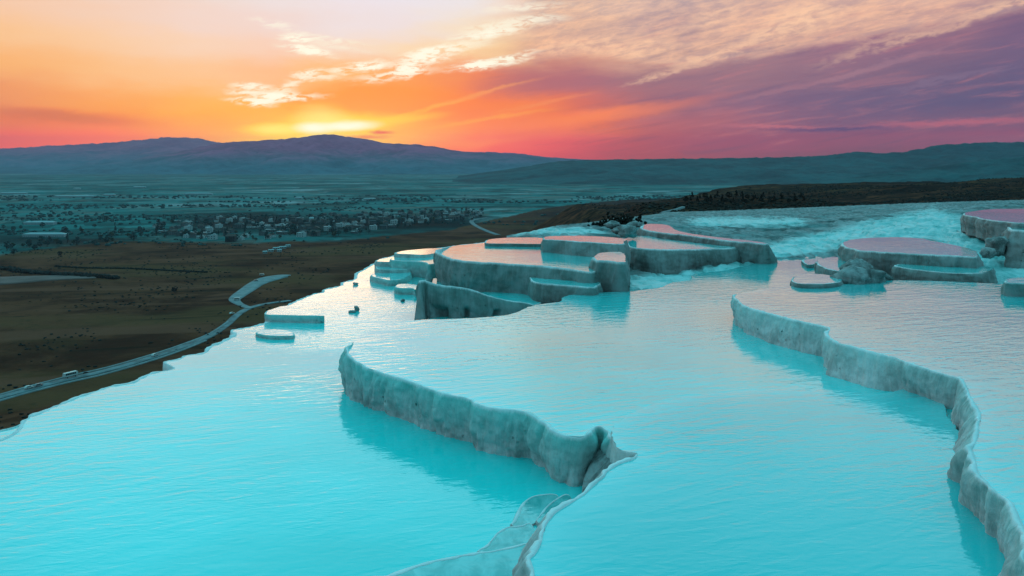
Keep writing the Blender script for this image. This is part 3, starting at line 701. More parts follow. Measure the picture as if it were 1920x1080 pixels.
# lower right pool with the thin white rim
pool('travertine_pool', 'lower right turquoise pool with a thin white rim winding down the middle', 1.2,
     [(1192, 851, 1192, 856), (1154, 868, 1150, 880), (1125, 887, 1116, 899), (1094, 919, 1078, 930), (1062, 941, 1047, 953), (1030, 964, 1020, 974), (1011, 987, 1003, 994), (1007, 1013, 996, 1019), (999, 1033, 991, 1038), (989, 1046, 982, 1049), (993, 1068, 980, 1073), (990, 1110, 976, 1120),
      (975, 1180), ('w', 0.0, 4), ('w', 6, 4), ('w', 9.5, 8), ('w', 9.2, 13), ('w', 9.6, 17), ('w', 10.6, 20.4), (1640, 736), (1560, 729), (1480, 727), (1400, 729.5), (1320, 737), (1250, 750), (1200, 764), (1160, 785), (1146, 812), (1163, 838)],
     0.3, -0.8, group=POOLS, algae=0.2, rim=0.028, bulge=0.04, pool_shade=0.75)
# the right pool
pool('travertine_pool', 'right hand pool, its tall ribbed wall curving down the right edge of the photo', 1.92,
     [(1375, 556, 1379, 600), (1383, 566, 1388, 615), (1400, 575.5, 1415, 630), (1431, 584.5, 1440, 640), (1461, 592, 1461, 648), (1491, 600, 1500, 662.5), (1521, 606.5, 1524, 669), (1550, 613.5, 1548, 674), (1551, 629, 1551, 690),
      (1570, 642, 1562, 709), (1597, 649.5, 1590, 722), (1642, 661.5, 1640, 731), (1687, 675, 1690, 736), (1733, 690, 1733, 743), (1763, 699.5, 1756, 746), (1796, 708.5, 1771, 749), (1804, 716, 1775, 752), (1812, 739, 1779, 774), (1832, 770, 1790, 795), (1828, 788, 1797, 812),
      (1826, 820, 1798, 832), (1817, 840, 1803, 850), (1822, 858, 1800, 880), (1830, 887, 1804, 910), (1855, 917, 1826, 950), (1889, 939, 1852, 987), (1907, 976, 1870, 1010), (1920, 1006, 1885, 1050), (1960, 1070, 1930, 1110),
      ('w', 9.6, 9.0), ('w', 16, 9), ('w', 24, 20), ('w', 26, 36), (1980, 536), (1890, 532), (1800, 528), (1740, 526), (1662, 525), (1600, 531), (1540, 534), (1480, 536), (1430, 541), (1392, 548)],
     1.1, 0.5, group=POOLS, algae=0.4, flute=0.08, bulge=0.05, rim=0.015, calm=0.5, pool_shade=0.6)
# shallow little basins in the corner of the large pool, at the foot of the lower right pool
SH = 'shallow basins at the bottom edge'
pool('shallow_basin', 'wide shallow basin at the bottom edge, its pale rim slanting to the left', 0.07,
     [(660, 1110, 650, 1116), (728, 1078, 716, 1082), (763, 1065, 752, 1069), (810, 1051, 802, 1055), (851, 1043, 846, 1047), (895, 1035, 890, 1039), (920, 1033, 916, 1037), (952, 1026, 950, 1030), (993, 1019, 992, 1023), (1002, 1040), (994, 1080), (990, 1130), ('w', .2, 9), ('w', -3, 9)],
     0.0, -0.3, group=SH, algae=0.0, rim=0.010, bulge=0.0, lipw=0.06, flute=0.0, shoal=0.75, scallop=0.5)
pool('shallow_basin', 'four sided shallow basin in the crook of the thin white rim', 0.055,
     [(897, 1034, 892, 1037), (914, 1020, 908, 1023), (933, 998, 926, 1001), (952, 988, 946, 991), (977, 985, 974, 988), (995, 981, 994, 984), (1004, 1000), (1000, 1018), (952, 1030)],
     0.0, -0.3, group=SH, algae=0.0, rim=0.010, bulge=0.0, lipw=0.05, flute=0.0, shoal=0.9, scallop=0.5)
pool('shallow_basin', 'smallest round shallow basin under the spillway of the long wall', 0.045,
     [(960, 984, 955, 987), (964, 973, 958, 975), (972, 955, 966, 957), (982, 941, 976, 943), (1003, 929, 999, 931), (1040, 926, 1040, 929), (1046, 936), (1024, 962), (1008, 976), (985, 986)],
     0.0, -0.3, group=SH, algae=0.0, rim=0.010, bulge=0.0, lipw=0.05, flute=0.0, shoal=0.9, scallop=0.5)
pool('shallow_basin', 'narrow shallow basin right under the thin white rim, below the notch', 0.10,
     [(1006, 976, 1003, 979), (1014, 962, 1010, 965), (1026, 948, 1022, 951), (1044, 934, 1040, 937), (1062, 926, 1060, 929), (1070, 934), (1044, 956), (1020, 978)],
     0.0, -0.3, group=SH, algae=0.0, rim=0.010, bulge=0.0, lipw=0.05, flute=0.0, shoal=0.9, scallop=0.5)
# small pools far out on the left of the large pool
FARL = 'small pools along the far left rim'
pool('terrace_step', 'low raised pool by the hillside with a short dark green wall', 0.30,
     [(497, 586, 500, 598), (500, 589.5, 507, 601), (530, 590.5, 530, 604), (567, 591.5, 556, 603), (603, 592, 603, 595), (606, 590.5), (575, 582), (540, 572), (506, 580)],
     0.0, -0.6, group=FARL, algae=0.9, rim=0.03, bulge=0.1)
pool('terrace_step', 'thin crescent shaped green step in front of the low raised pool', 0.12,
     [(480, 624, 481, 628), (493, 627.5, 496, 633), (511, 629.5, 511, 635.5), (530, 629.5, 530, 634), (551, 628.5, 552, 631), (545, 620), (515, 616), (490, 618)],
     0.0, -0.5, group=FARL, algae=0.9, rim=0.03, bulge=0.1)
pool('terrace_step', 'square fronted green walled pool near the far left rim', 0.95,
     [(733, 487, 733.5, 514), (752, 488.5, 751, 515), (780, 490, 779, 515), (797, 491.5, 788, 514.5), (806, 495.5, 806, 506), (830, 487), (850, 470), (816, 466), (770, 471), (740, 481)],
     0.0, -0.6, group=FARL, algae=0.8, rim=0.03, bulge=0.03)
pool('terrace_step', 'thin dark curved wall left of the square fronted pool', 0.30,
     [(696, 517, 697, 522), (714, 522, 713, 528), (733, 525.5, 733, 532), (760, 520), (770, 508), (730, 508), (706, 511)],
     0.0, -0.6, group=FARL, algae=0.6, rim=0.03)
pool('terrace_step', 'lower one of two narrow pink steps at the outer rim', 0.5,
     [(707, 503.5, 707, 510), (733, 505, 733, 510), (770, 503), (770, 494), (736, 491), (709, 493)], 0.3, -0.6, group=FARL, algae=0.3, rim=0.03)
pool('terrace_step', 'upper one of two narrow pink steps at the outer rim', 0.78,
     [(706, 490, 706, 496), (733, 491, 733, 496), (770, 492), (770, 483), (742, 481.5), (714, 484.5)], 0.5, -0.6, group=FARL, algae=0.3, rim=0.03)
pool('terrace_step', 'highest little pink step, against the dark hillside', 1.15,
     [(740, 474.5, 741, 479), (767, 476.5, 768, 481), (800, 476), (830, 470), (816, 464.5), (760, 469)], 0.9, -0.6, group=FARL, algae=0.3, rim=0.03)
pool('terrace_step', 'small rounded green pool below the square fronted pool', 0.32,
     [(741, 538, 745, 548), (752, 540, 757, 551), (773, 540.5, 774, 550), (778, 543, 784, 545), (786, 534), (760, 531), (744, 533)], 0.0, -0.6, group=FARL, algae=0.9, rim=0.03)
pool('terrace_step', 'sliver of a lower pool below the rim at the left edge of the photo', -0.9,
     [(-60, 822, -60, 835), (0, 806, 0, 815), (28, 799, 30, 806), (42, 786), (80, 775), (60, 800), (-40, 850)], -1.6, -8.0, group=FARL, algae=0.6, rim=0.03)
# centre group of terraces stepping up from the large pool
MID = 'terraces in the centre of the photo'
pool('terrace', 'front terrace of the centre group, wall drooping to the right over dark hollows', 0.60,
     [(787, 527, 788, 597, .98), (795, 525.5, 800, 597, .98), (813, 532, 814, 597, .9), (847, 537, 847, 597, .8), (880, 542, 880, 597, .68), (913, 553, 914, 595, .37), (947, 562, 945, 592, .04), (980, 567, 980, 594, .02), (1004, 571, 1006, 598, 0), ('w', 1.4, 37.6), ('w', 1.2, 41), ('w', -2, 44), (834, 528), (812, 522)],
     0.0, -0.6, group=MID, algae=0.8, undercut=0.45, flute=0.06)
pool('terrace', 'longest terrace of the centre group, orange lit water on a tall grey wall', 1.95,
     [(818, 470, 824, 522, .2), (828, 477.5, 830, 529, .2), (847, 485, 850, 533, .18), (880, 490, 882, 538, .14), (930, 493, 930, 543, .1), (980, 496, 980, 553, .06), (1013, 498, 1008, 558, .04), (1063, 503.5, 1060, 560, .02), (1115, 509, 1112, 560, 0), ('w', 5, 41), ('w', 6, 47), (1100, 470), (1040, 459), (1000, 455), (940, 454.5), (900, 456), (850, 461)],
     0.55, -0.6, group=MID, algae=0.55, flute=0.05)
pool('terrace', 'small rounded terrace at the foot of the longest wall, next to the middle pool', 1.45,
     [(994, 522, 1003, 573), (1000, 518, 1000, 565), (1016, 524, 1018, 575), (1044, 530.5, 1044, 575), (1073, 534.5, 1072, 575), (1115, 538, 1115, 575), ('w', 4.3, 37.6), (1112, 531), (1072, 522), (1020, 514), (1000, 514)][0:1] +
     [(1001, 528, 1006, 578), (1016, 531, 1018, 578), (1044, 533, 1044, 577), (1073, 535.5, 1072, 575), (1115, 538, 1115, 575), ('w', 4.2, 37.8), (1112, 529), (1072, 521), (1020, 514), (1000, 516)],
     0.3, -0.6, group=MID, algae=0.55, flute=0.05)
pool('terrace', 'dark walled terrace standing on the back of the longest terrace', 2.65,
     [(1018, 448, 1019, 471), (1022, 449, 1023, 472), (1044, 450, 1044, 475), (1086, 453, 1086, 481), (1129, 455.5, 1129, 484), (1166, 457.5, 1166, 486), (1170, 452), (1168, 446), (1101, 441.5), (1044, 441.5), (1024, 443)],
     1.95, 0.5, group=MID, algae=0.3, flute=0.06, rim=0.03)
pool('terrace', 'thin flat pool at the far end of the longest terrace', 2.12,
     [(910, 452, 910, 459.5), (914, 456, 914, 460.5), (960, 456.5, 960, 461), (1019, 457, 1019, 461.5), (1030, 450), (1010, 445), (960, 445), (936, 446), (918, 448)], 1.95, 0.5, group=MID, algae=0.2)
pool('terrace', 'little square terrace in the middle of the centre group', 2.45,
     [(1115, 485, 1115, 519), (1119, 488, 1119, 521), (1140, 489, 1140, 525), (1164, 491.5, 1164, 530), (1172, 488), (1166, 472), (1130, 473), (1117, 479)], 0.6, 0.0, group=MID, algae=0.4)
pool('terrace', 'broad pink terrace with a long dark wall, right of the little square one', 2.0,
     [(1166, 453.5, 1165, 491), (1176, 456, 1174, 494), (1180, 461.5, 1180, 497), (1199, 465.5, 1199, 505), (1241, 467.5, 1241, 512), (1297, 467.5, 1297, 508), (1340, 466, 1345, 492), (1370, 465, 1384, 481), (1378, 462), (1340, 459), (1297, 454), (1241, 447), (1213, 441.5), (1185, 443.5), (1172, 447)],
     0.75, 0.0, group=MID, algae=0.35, flute=0.06)
pool('terrace', 'uppermost long terrace of the centre group with a dark curved wall', 2.28,
     [(1204, 424, 1206, 436, .03), (1203, 427.5, 1207, 439, .03), (1213, 431.5, 1215, 443), (1241, 436, 1241, 450), (1269, 439, 1269, 454), (1311, 444, 1311, 460), (1354, 450, 1354, 463), (1410, 455, 1410, 463), (1440, 457, 1440, 462), (1420, 452), (1354, 445), (1300, 438), (1266, 430), (1256, 423), (1241, 420), (1213, 419.5)],
     0.9, 0.4, group=MID, algae=0.2, flute=0.06)
# right group
RG = 'terraces at the right edge'
pool('terrace', 'large oval terrace with dark brown wall, standing behind the right hand pool', 2.65,
     [(1580, 459, 1580, 498), (1584, 463, 1586, 501), (1598, 466, 1598, 503), (1611, 469.5, 1620, 506), (1647, 472, 1655, 514), (1699, 475, 1700, 508), (1751, 477.5, 1751, 500), (1803, 480, 1803, 500), (1830, 482, 1858, 496), (1832, 475), (1816, 464.5), (1751, 451.5), (1725, 446), (1673, 444), (1620, 446), (1596, 449), (1584, 453)],
     1.5, 0.8, group=RG, algae=0.15, flute=0.08, bulge=0.10)
pool('terrace', 'low turquoise ledge at the foot of the large oval terrace', 2.15,
     [(1678, 497, 1676, 521), (1684, 500, 1682, 523), (1725, 506, 1725, 524), (1777, 511, 1777, 524.5), (1820, 512, 1815, 525), (1850, 508), (1860, 500), (1780, 496), (1700, 494)],
     1.5, 0.8, group=RG, algae=0.5, flute=0.08, bulge=0.10)
pool('terrace', 'small low oval pool at the far edge of the right hand pool', 2.08,
     [(1484, 524, 1485, 528), (1489, 529, 1490, 534), (1505, 532, 1506, 537), (1544, 532, 1544, 537), (1572, 529, 1573, 534), (1577, 524), (1572, 519), (1549, 514), (1518, 512.5), (1494, 515)],
     1.8, 0.8, group=RG, algae=0.15, flute=0.05, bulge=0.1)
pool('terrace', 'small half round pool tucked against the left end of the large oval terrace', 1.95,
     [(1531, 493, 1531, 500), (1543, 501, 1540, 507), (1557, 505, 1557, 513), (1577, 508, 1578, 514), (1590, 500), (1586, 484), (1557, 481), (1534, 487)],
     1.4, 0.6, group=RG, algae=0.15, flute=0.06, bulge=0.1)
pool('terrace', 'high brown terrace block at the upper right, at the head of the cascade', 3.8,
     [(1806, 401, 1806, 428), (1812, 404, 1812, 430), (1830, 407, 1826, 434), (1847, 411, 1845, 438), (1881, 415, 1884, 446), (1930, 417, 1930, 448), ('w', 34, 50), (1980, 392), (1900, 391), (1855, 392), (1816, 397)],
     2.9, 1.5, group=RG, algae=0.05, flute=0.12, bulge=0.05, undercut=0.15)
pool('terrace', 'pale fluted buttress cut by the right edge of the photo', 3.55,
     [(1891, 427, 1887, 486), (1896, 430, 1890, 496), (1908, 431, 1904, 504), (1930, 432, 1930, 507), (1990, 433, 1990, 508), ('w', 30, 42), (1990, 419), (1930, 418), (1900, 420), (1893, 423)],
     1.85, 0.8, group=RG, algae=0.05, flute=0.13, bulge=0.08)
pool('terrace', 'low dark block standing in the right hand pool at the right edge', 2.42,
     [(1883, 527, 1883, 549), (1888, 530, 1888, 553), (1910, 531, 1910, 558), (1960, 533, 1960, 563), (2010, 533), (2010, 521), (1940, 519), (1895, 521)],
     1.5, 0.8, group=RG, algae=0.7, flute=0.06, bulge=0.05)
pool('terrace', 'tiny dark sunken pool left of the half round one', 1.28,
     [(1504, 488, 1506, 491), (1514, 496, 1516, 499), (1530, 494, 1532, 497), (1533, 488), (1520, 485)], 1.1, 0.6, group=RG, algae=0.9, flute=0.05)

# ------------------------------------------------------------------ rocks
def rock(px, py, z, w, d, h, label, seed, sink=0.25, group=None):
    n, m = 12, 20
    P = []
    for i in range(n + 1):
        th = math.pi * i / n
        ph = np.linspace(0, 2 * math.pi, m, endpoint=False)
        x, y, zz = np.sin(th) * np.cos(ph), np.sin(th) * np.sin(ph), np.full(m, math.cos(th))
        k = 1 + 0.30 * fbm(x * 1.4 + seed, y * 1.4, zz * 1.4, 4, seed) + 0.12 * vnoise(x * 5, y * 5, zz * 5, seed + 2)
        P.append(np.stack([x * k * w / 2, y * k * d / 2, zz * k * h / 2 + h / 2 - sink * h], -1))
    o = grid_mesh('rock', np.array(P), ROCK, wrap=True)
    p = at(px, py, z)
    o.location = p
    return tag(o, label, 'rock', group)
rock(1600, 530, 1.90, 1.5, 1.3, 0.85, 'broad dark boulder below the left end of the large oval terrace', 3)
rock(1632, 528, 1.90, 1.2, 1.2, 0.75, 'middle one of three boulders under the oval terrace wall', 8)
rock(1655, 524, 1.90, 0.8, 0.8, 0.36, 'smallest of three boulders under the oval terrace wall, towards the low ledge', 12)
rock(1608, 513, 1.75, 1.4, 1.0, 1.0, 'lump of travertine leaning on the left end of the oval terrace wall', 17)
rock(1870, 470, 2.5, 1.1, 0.9, 0.95, 'pale boulder left of the fluted buttress', 23)
rock(1852, 478, 2.4, 0.7, 0.7, 0.5, 'small grey boulder between the oval terrace and the buttress', 27)
rock(1176, 440, 2.3, 1.3, 1.2, 0.85, 'dark rounded boulder between the two highest centre terraces', 31)
rock(1173, 497, 1.24, 0.5, 0.7, 1.6, 'dark brown pillar of rock at the left end of the broad pink terrace', 33)
rock(1160, 436, 2.1, 0.9, 0.9, 0.5, 'pale stone beside the dark rounded boulder', 36)
rock(1148, 425, 2.0, 1.2, 1.0, 0.55, 'grey stone on the crest behind the centre terraces, by the bushes', 39)
rock(1190, 424, 2.3, 1.0, 0.8, 0.5, 'white stone at the left tip of the uppermost centre terrace', 43)
def apron():
    """the sloping crust that closes the notch between the middle pool and the lower right pool"""
    out = [(1092, 905), (1104, 868), (1114, 842), (1128, 836), (1146, 842), (1168, 848), (1196, 856), (1150, 874), (1122, 896), (1096, 922)]
    zz = [.30, .45, .62, .72, .85, .95, 1.0, .85, .62, .36]
    ring = catmull(np.array([at(px, py, z) for (px, py), z in zip(out, zz)]), 8, True)
    cen = ring.mean(0)
    P = np.stack([cen + (ring - cen) * k for k in np.linspace(1.08, 0.02, 12)])
    P[..., 2] += fbm(P[..., 0] * 4, P[..., 1] * 4, 0, 4, 88) * 0.05 - 0.02
    P[0, :, 2] -= 0.5
    o = grid_mesh('travertine_ledge', P, ROCK, wrap=True)
    tag(o, 'grey travertine crust sloping down the notch between the two front pools', 'ledge')
apron()
rock(660, 586, 0.0, 0.32, 0.26, 0.15, 'flat half of the lone dark stone in the pale pool', 47)
rock(669, 583, 0.0, 0.26, 0.24, 0.30, 'pointed half of the lone dark stone in the pale pool', 52)
rock(667, 534, 0.0, 0.3, 0.25, 0.2, 'small dark stone near the outer rim of the pale pool', 58)
rock(755, 565, 0.0, 0.22, 0.2, 0.16, 'tiny dark stone below the small rounded green pool', 61)
rock(890, 532, 0.8, 0.5, 0.4, 0.5, 'dark stone lodged under the longest terrace wall', 66)

# ------------------------------------------------------------------ roads
def ribbon(name, pts, width, mat, label, lift=0.35):
    C = catmull(np.array([on_ground(*p)[:2] for p in pts]), 14)
    t = np.gradient(C, axis=0); t /= np.linalg.norm(t, axis=1)[:, None]
    nn = np.stack([t[:, 1], -t[:, 0]], -1)
    W = np.interp(np.linspace(0, 1, len(C)), np.linspace(0, 1, len(width)), width) if isinstance(width, (list, tuple)) else np.full(len(C), width)
    ks = np.linspace(-0.5, 0.5, 6)
    P = np.stack([np.stack([C[:, 0] + nn[:, 0] * W * k, C[:, 1] + nn[:, 1] * W * k, height(C[:, 0] + nn[:, 0] * W * k, C[:, 1] + nn[:, 1] * W * k) + lift], -1) for k in ks], 1)
    top = P.copy(); lo0 = P[:, :1].copy(); lo0[..., 2] -= lift + 0.8; lo1 = P[:, -1:].copy(); lo1[..., 2] -= lift + 0.8
    o = grid_mesh(name, np.concatenate([lo0, top, lo1], 1), mat)
    return tag(o, label, kind='structure')
RPTS = [(-140, 790), (-60, 764), (0, 746), (60, 729), (130, 711), (200, 695), (280, 672), (340, 652), (390, 632), (425, 609), (446, 590), (470, 577), (505, 569), (545, 564)]
ribbon('road', RPTS, 6.3, M_ROAD, 'grey asphalt road along the foot of the terraces', 0.4)
ribbon('road_verge', [(x + 3, y - 6) for x, y in RPTS[:10]], 1.6, M_LOT, 'pale gravel verge on the far side of the road', 0.55)
ribbon('footpath', [(x - 4, y + 7) for x, y in RPTS[:9]], 1.8, M_LOT, 'pale footpath on the near side of the road', 0.55)
ribbon('car_park', [(470, 579), (450, 571), (440, 563), (446, 556), (462, 545), (480, 533), (505, 523), (530, 518), (542, 518)], [5, 6, 10, 13, 15, 17, 24, 20, 6], M_LOT, 'pale gravel car park above the bend of the road', 0.6)
ribbon('country_road', [(890, 411), (884, 416), (893, 424), (912, 433), (934, 441)], 9.0, M_ROAD, 'winding grey road on the slope right of the town', 0.8)
ribbon('country_road', [(915, 408), (900, 410), (889, 413)], 7.0, M_ROAD, 'upper leg of the winding road by the last houses', 0.8)
ribbon('track', [(1238, 402), (1262, 396), (1282, 390)], 0.9, M_LOT, 'short pale track on the dark ridge behind the centre terraces', 0.6)
ribbon('field', [(-200, 535), (-60, 530), (20, 526), (100, 522), (182, 521)], [70, 70, 62, 40, 6], M_FIELD, 'pale bare field on the brown hillside at the left edge', 0.7)
def hedge(name, pts, w, h, mat, label, seed):
    C = catmull(np.array([on_ground(*p)[:2] for p in pts]), 20)
    t = np.gradient(C, axis=0); t /= np.linalg.norm(t, axis=1)[:, None]; nn = np.stack([t[:, 1], -t[:, 0]], -1)
    V, F = [], []
    for i in range(len(C)):
        for _ in range(7):
            q = C[i] + nn[i] * rng.normal(0, w * 0.3) + t[i] * rng.uniform(-2, 2)
            add_clump(V, F, (q[0], q[1], float(height(q[0], q[1])) + h * rng.uniform(0.1, 0.5)), w * rng.uniform(0.25, 0.55), h * rng.uniform(0.3, 0.6))
    o = mesh_obj(name, V, F, mat, None, False)
    return tag(o, label, 'hedge')
ICO = None
def add_clump(V, F, c, r, rz=None):
    """a ragged low lump of leaves, 20 faces"""
    global ICO
    if ICO is None:
        p = (1 + 5 ** 0.5) / 2
        v = np.array([(-1, p, 0), (1, p, 0), (-1, -p, 0), (1, -p, 0), (0, -1, p), (0, 1, p), (0, -1, -p), (0, 1, -p), (p, 0, -1), (p, 0, 1), (-p, 0, -1), (-p, 0, 1)]) / math.hypot(1, p)
        f = [(0, 11, 5), (0, 5, 1), (0, 1, 7), (0, 7, 10), (0, 10, 11), (1, 5, 9), (5, 11, 4), (11, 10, 2), (10, 7, 6), (7, 1, 8), (3, 9, 4), (3, 4, 2), (3, 2, 6), (3, 6, 8), (3, 8, 9), (4, 9, 5), (2, 4, 11), (6, 2, 10), (8, 6, 7), (9, 8, 1)]
        ICO = (v, f)
    v, f = ICO
    rz = r if rz is None else rz
    k = rng.uniform(0.6, 1.3, 12)[:, None]
    w = v * k * np.array([r, r, rz]) + np.array(c)
    b = len(V); V.extend(map(tuple, w)); F.extend(tuple(b + i for i in t) for t in f)
hedge('hedge', [(-40, 502), (15, 505), (40, 510), (100, 515), (170, 518), (215, 523)], 7, 4, M_SCRUB, 'dark hedge along the upper edge of the bare field', 3)
hedge('hedge', [(105, 500), (160, 503), (240, 504), (320, 508), (385, 511)], 3, 2, M_SCRUB, 'thin dark hedge line across the brown hillside above the bare field', 4)

# scrub on the hillside and field trees far out: nobody could count them
def scatter(name, n, pxr, Yr, zlo, zhi, s1, s2, thr, rad, kz, seed, mat, label):
    px = rng.uniform(*pxr, n); Y = rng.uniform(*Yr, n); X = (px - 960) / FPX * Y
    z = height(X, Y)
    m = vnoise(X / s1[0], Y / s1[1], 0, seed) + 0.45 * vnoise(X / s2[0], Y / s2[1], 0, seed + 1)
    ok = (z > zlo) & (z < zhi) & (m > rng.uniform(*thr, n))
    r = rng.uniform(*rad, n) * (1 + Y / 2500)
    V, F = [], []
    for a, b, c, q in zip(X[ok], Y[ok], z[ok], r[ok]): add_clump(V, F, (a, b, c + q * 0.25), q * 1.2, q * kz)
    return tag(mesh_obj(name, V, F, mat, None, False), label, kind='stuff')
scatter('hillside_scrub', 6500, (-60, 720), (140, 1250), -119, 0, (45, 70), (12, 16), (-0.1, 0.8), (0.35, 1.0), 0.6, 90, M_SCRUB, 'dark scrub dotted over the brown hillside')
scatter('plain_treeline', 9000, (-300, 1500), (1200, 3000), -130, -108, (420, 110), (110, 40), (0.12, 0.7), (1.3, 2.6), 0.8, 95, M_LEAF, 'dark tree belts scattered over the farmland plain')
scatter('ridge_scrub', 26000, (1000, 2300), (240, 950), -34, 0, (90, 30), (18, 12), (-0.35, 0.6), (0.25, 0.7), 0.7, 97, M_SCRUB, 'dark scrub and low trees covering the brown ridge behind the terraces')
# ------------------------------------------------------------------ trees
def tree_mesh(seed, h, w, conic=False):
    r = np.random.default_rng(seed)
    V, F, MI = [], [], []
    n = 7
    for k, (z, rad) in enumerate([(-0.6, 0.045 * h), (h * 0.25, 0.032 * h), (h * 0.6, 0.018 * h)]):
        for i in range(n):
            a = 2 * math.pi * i / n; V.append((math.cos(a) * rad, math.sin(a) * rad, z))
    for k in range(2):
        for i in range(n): F.append((k * n + i, k * n + (i + 1) % n, (k + 1) * n + (i + 1) % n, (k + 1) * n + i)); MI.append(0)
    for b in range(4):                                              # limbs
        a = r.uniform(0, 6.28); z0 = h * r.uniform(0.25, 0.45); L = w * 0.35
        b0 = len(V); d = 0.012 * h
        e = (math.cos(a) * L, math.sin(a) * L, z0 + h * 0.25)
        V.extend([(d, 0, z0), (-d, d, z0), (-d, -d, z0), e]); F.extend([(b0, b0 + 1, b0 + 3), (b0 + 1, b0 + 2, b0 + 3), (b0 + 2, b0, b0 + 3)]); MI.extend([0] * 3)
    for c in range(46):
        t = r.uniform(0, 1)
        zc = h * (0.28 + 0.72 * t)
        prof = (1 - t) ** 0.8 if conic else math.sin(math.pi * min(0.98, 0.12 + 0.86 * t)) ** 0.6
        a = r.uniform(0, 6.28); rad = w * 0.5 * prof * math.sqrt(r.uniform(0.05, 1))
        f0 = len(F)
        add_clump(V, F, (math.cos(a) * rad, math.sin(a) * rad, zc), w * r.uniform(0.09, 0.17), h * r.uniform(0.05, 0.09))
        MI.extend([1] * (len(F) - f0))
    return V, F, MI
def tree_proto(name, seed, h, w, leaf, conic=False):
    V, F, MI = tree_mesh(seed, h, w, conic)
    o = mesh_obj(name, V, F, [M_BARK, leaf], None, False)
    o.data.polygons.foreach_set('material_index', MI)
    return o
def place_copies(protos, spots, label_group):
    """the first copies are the prototypes themselves"""
    used = set()
    for k, p, s, rz in spots:
        o = protos[k]
        if k in used: o = o.copy(); COL.objects.link(o)
        used.add(k)
        o.location = p; o.scale = (s, s, s); o.rotation_euler = (0, 0, rz)
        lab, cat, grp = label_group[k]
        lab = lab(p) if callable(lab) else lab
        tag(o, lab, cat, grp)
protos = [tree_proto('broadleaf_tree', 1, 8, 7.5, M_LEAF), tree_proto('poplar_tree', 2, 12, 3.4, M_LEAF), tree_proto('olive_tree', 3, 5.5, 6, M_LEAF2), tree_proto('pine_tree', 4, 9, 5, M_LEAF, True)]
spots = []
while len(spots) < 285:
    u = rng.uniform()
    if u < 0.72:
        px = rng.uniform(290, 905); lo = np.interp(px, [290, 420, 650, 800, 905], [446, 456, 444, 424, 412]); hi = np.interp(px, [290, 420, 650, 800, 905], [416, 408, 402, 398, 392])
        py = rng.uniform(hi, lo)
    elif u < 0.9:
        t = rng.uniform(); px = -20 + 320 * t; py = 478 - 30 * t - 10 * rng.uniform() * (1 + t)
    else:
        px = rng.uniform(-20, 300); py = rng.uniform(408, 440)
    p = on_ground(px, py)
    spots.append((int(rng.choice(4, p=[.5, .1, .3, .1])), tuple(p), rng.uniform(0.75, 1.45), rng.uniform(0, 6.28)))
def area(p):
    px = p[0] / p[1] * FPX + 960; py = HOR + (CAM_Z - p[2]) / p[1] * FPX
    mid = np.interp(px, [290, 420, 650, 800, 905], [432, 431, 421, 409, 401])
    edge = 'near' if py > mid else 'far'
    if px < 300: return 'in the fields left of the town, ' + edge + ' side'
    return 'at the %s edge of the town, %s part' % (edge, 'left' if px < 480 else 'middle' if px < 690 else 'right')
TG = 'trees in and beside the town on the plain'
place_copies(protos, spots, {0: (lambda p: 'dark round crowned tree ' + area(p), 'tree', TG), 1: (lambda p: 'tall narrow dark tree ' + area(p), 'tree', TG),
                             2: (lambda p: 'low olive green tree ' + area(p), 'tree', TG), 3: (lambda p: 'pointed dark conifer ' + area(p), 'tree', TG)})
lone = [tree_proto('broadleaf_tree', 21, 7, 7, M_SCRUB), tree_proto('broadleaf_tree', 22, 6, 7, M_SCRUB), tree_proto('broadleaf_tree', 23, 9, 9, M_LEAF)]
for o, (px, py), lab in zip(lone, [(112, 481), (328, 549), (26, 479)], ['lone dark tree on the hillside edge above the thin hedge line', 'lone small dark tree low on the brown hillside, left of the car park', 'lone large dark tree at the far left edge of the hillside']):
    o.location = on_ground(px, py); tag(o, lab, 'tree')
bushes = []
for k, (px, py) in enumerate([(1128, 424), (1140, 420), (1152, 415), (1166, 414), (1178, 416), (1190, 413)]):
    V, F = [], []
    for _ in range(34):
        add_clump(V, F, (rng.normal(0, .5), rng.normal(0, .4), abs(rng.normal(0.2, .28))), rng.uniform(0.07, 0.17))
    o = mesh_obj('bush', V, F, M_SCRUB, None, False)
    Y = 66.0
    o.location = ((px - 960) / FPX * Y, Y, CAM_Z - (py - HOR) / FPX * Y - 0.25)
    tag(o, 'dark leafless bush in the clump on the crest behind the centre terraces', 'bush', 'bushes on the crest behind the centre terraces')
rt = [tree_proto('pine_tree', 41, 7, 4, M_SCRUB, True), tree_proto('broadleaf_tree', 42, 6, 5.5, M_SCRUB)]
rs = []
for k in range(54):
    px = 1285 + (k % 18) * 13 + rng.uniform(-5, 5); X, Y, _ = on_ground(px, [366, 373, 380][k // 18] + rng.uniform(-2, 2))
    rs.append((int(k % 3 == 0), (X, Y, float(height(X, Y)) - 0.2), rng.uniform(0.28, 0.5), rng.uniform(0, 6)))
place_copies(rt, rs, {0: ('small dark conifer in the rows planted on the brown ridge', 'tree', 'trees in rows on the brown ridge'), 1: ('small round dark tree in the rows planted on the brown ridge', 'tree', 'trees in rows on the brown ridge')})

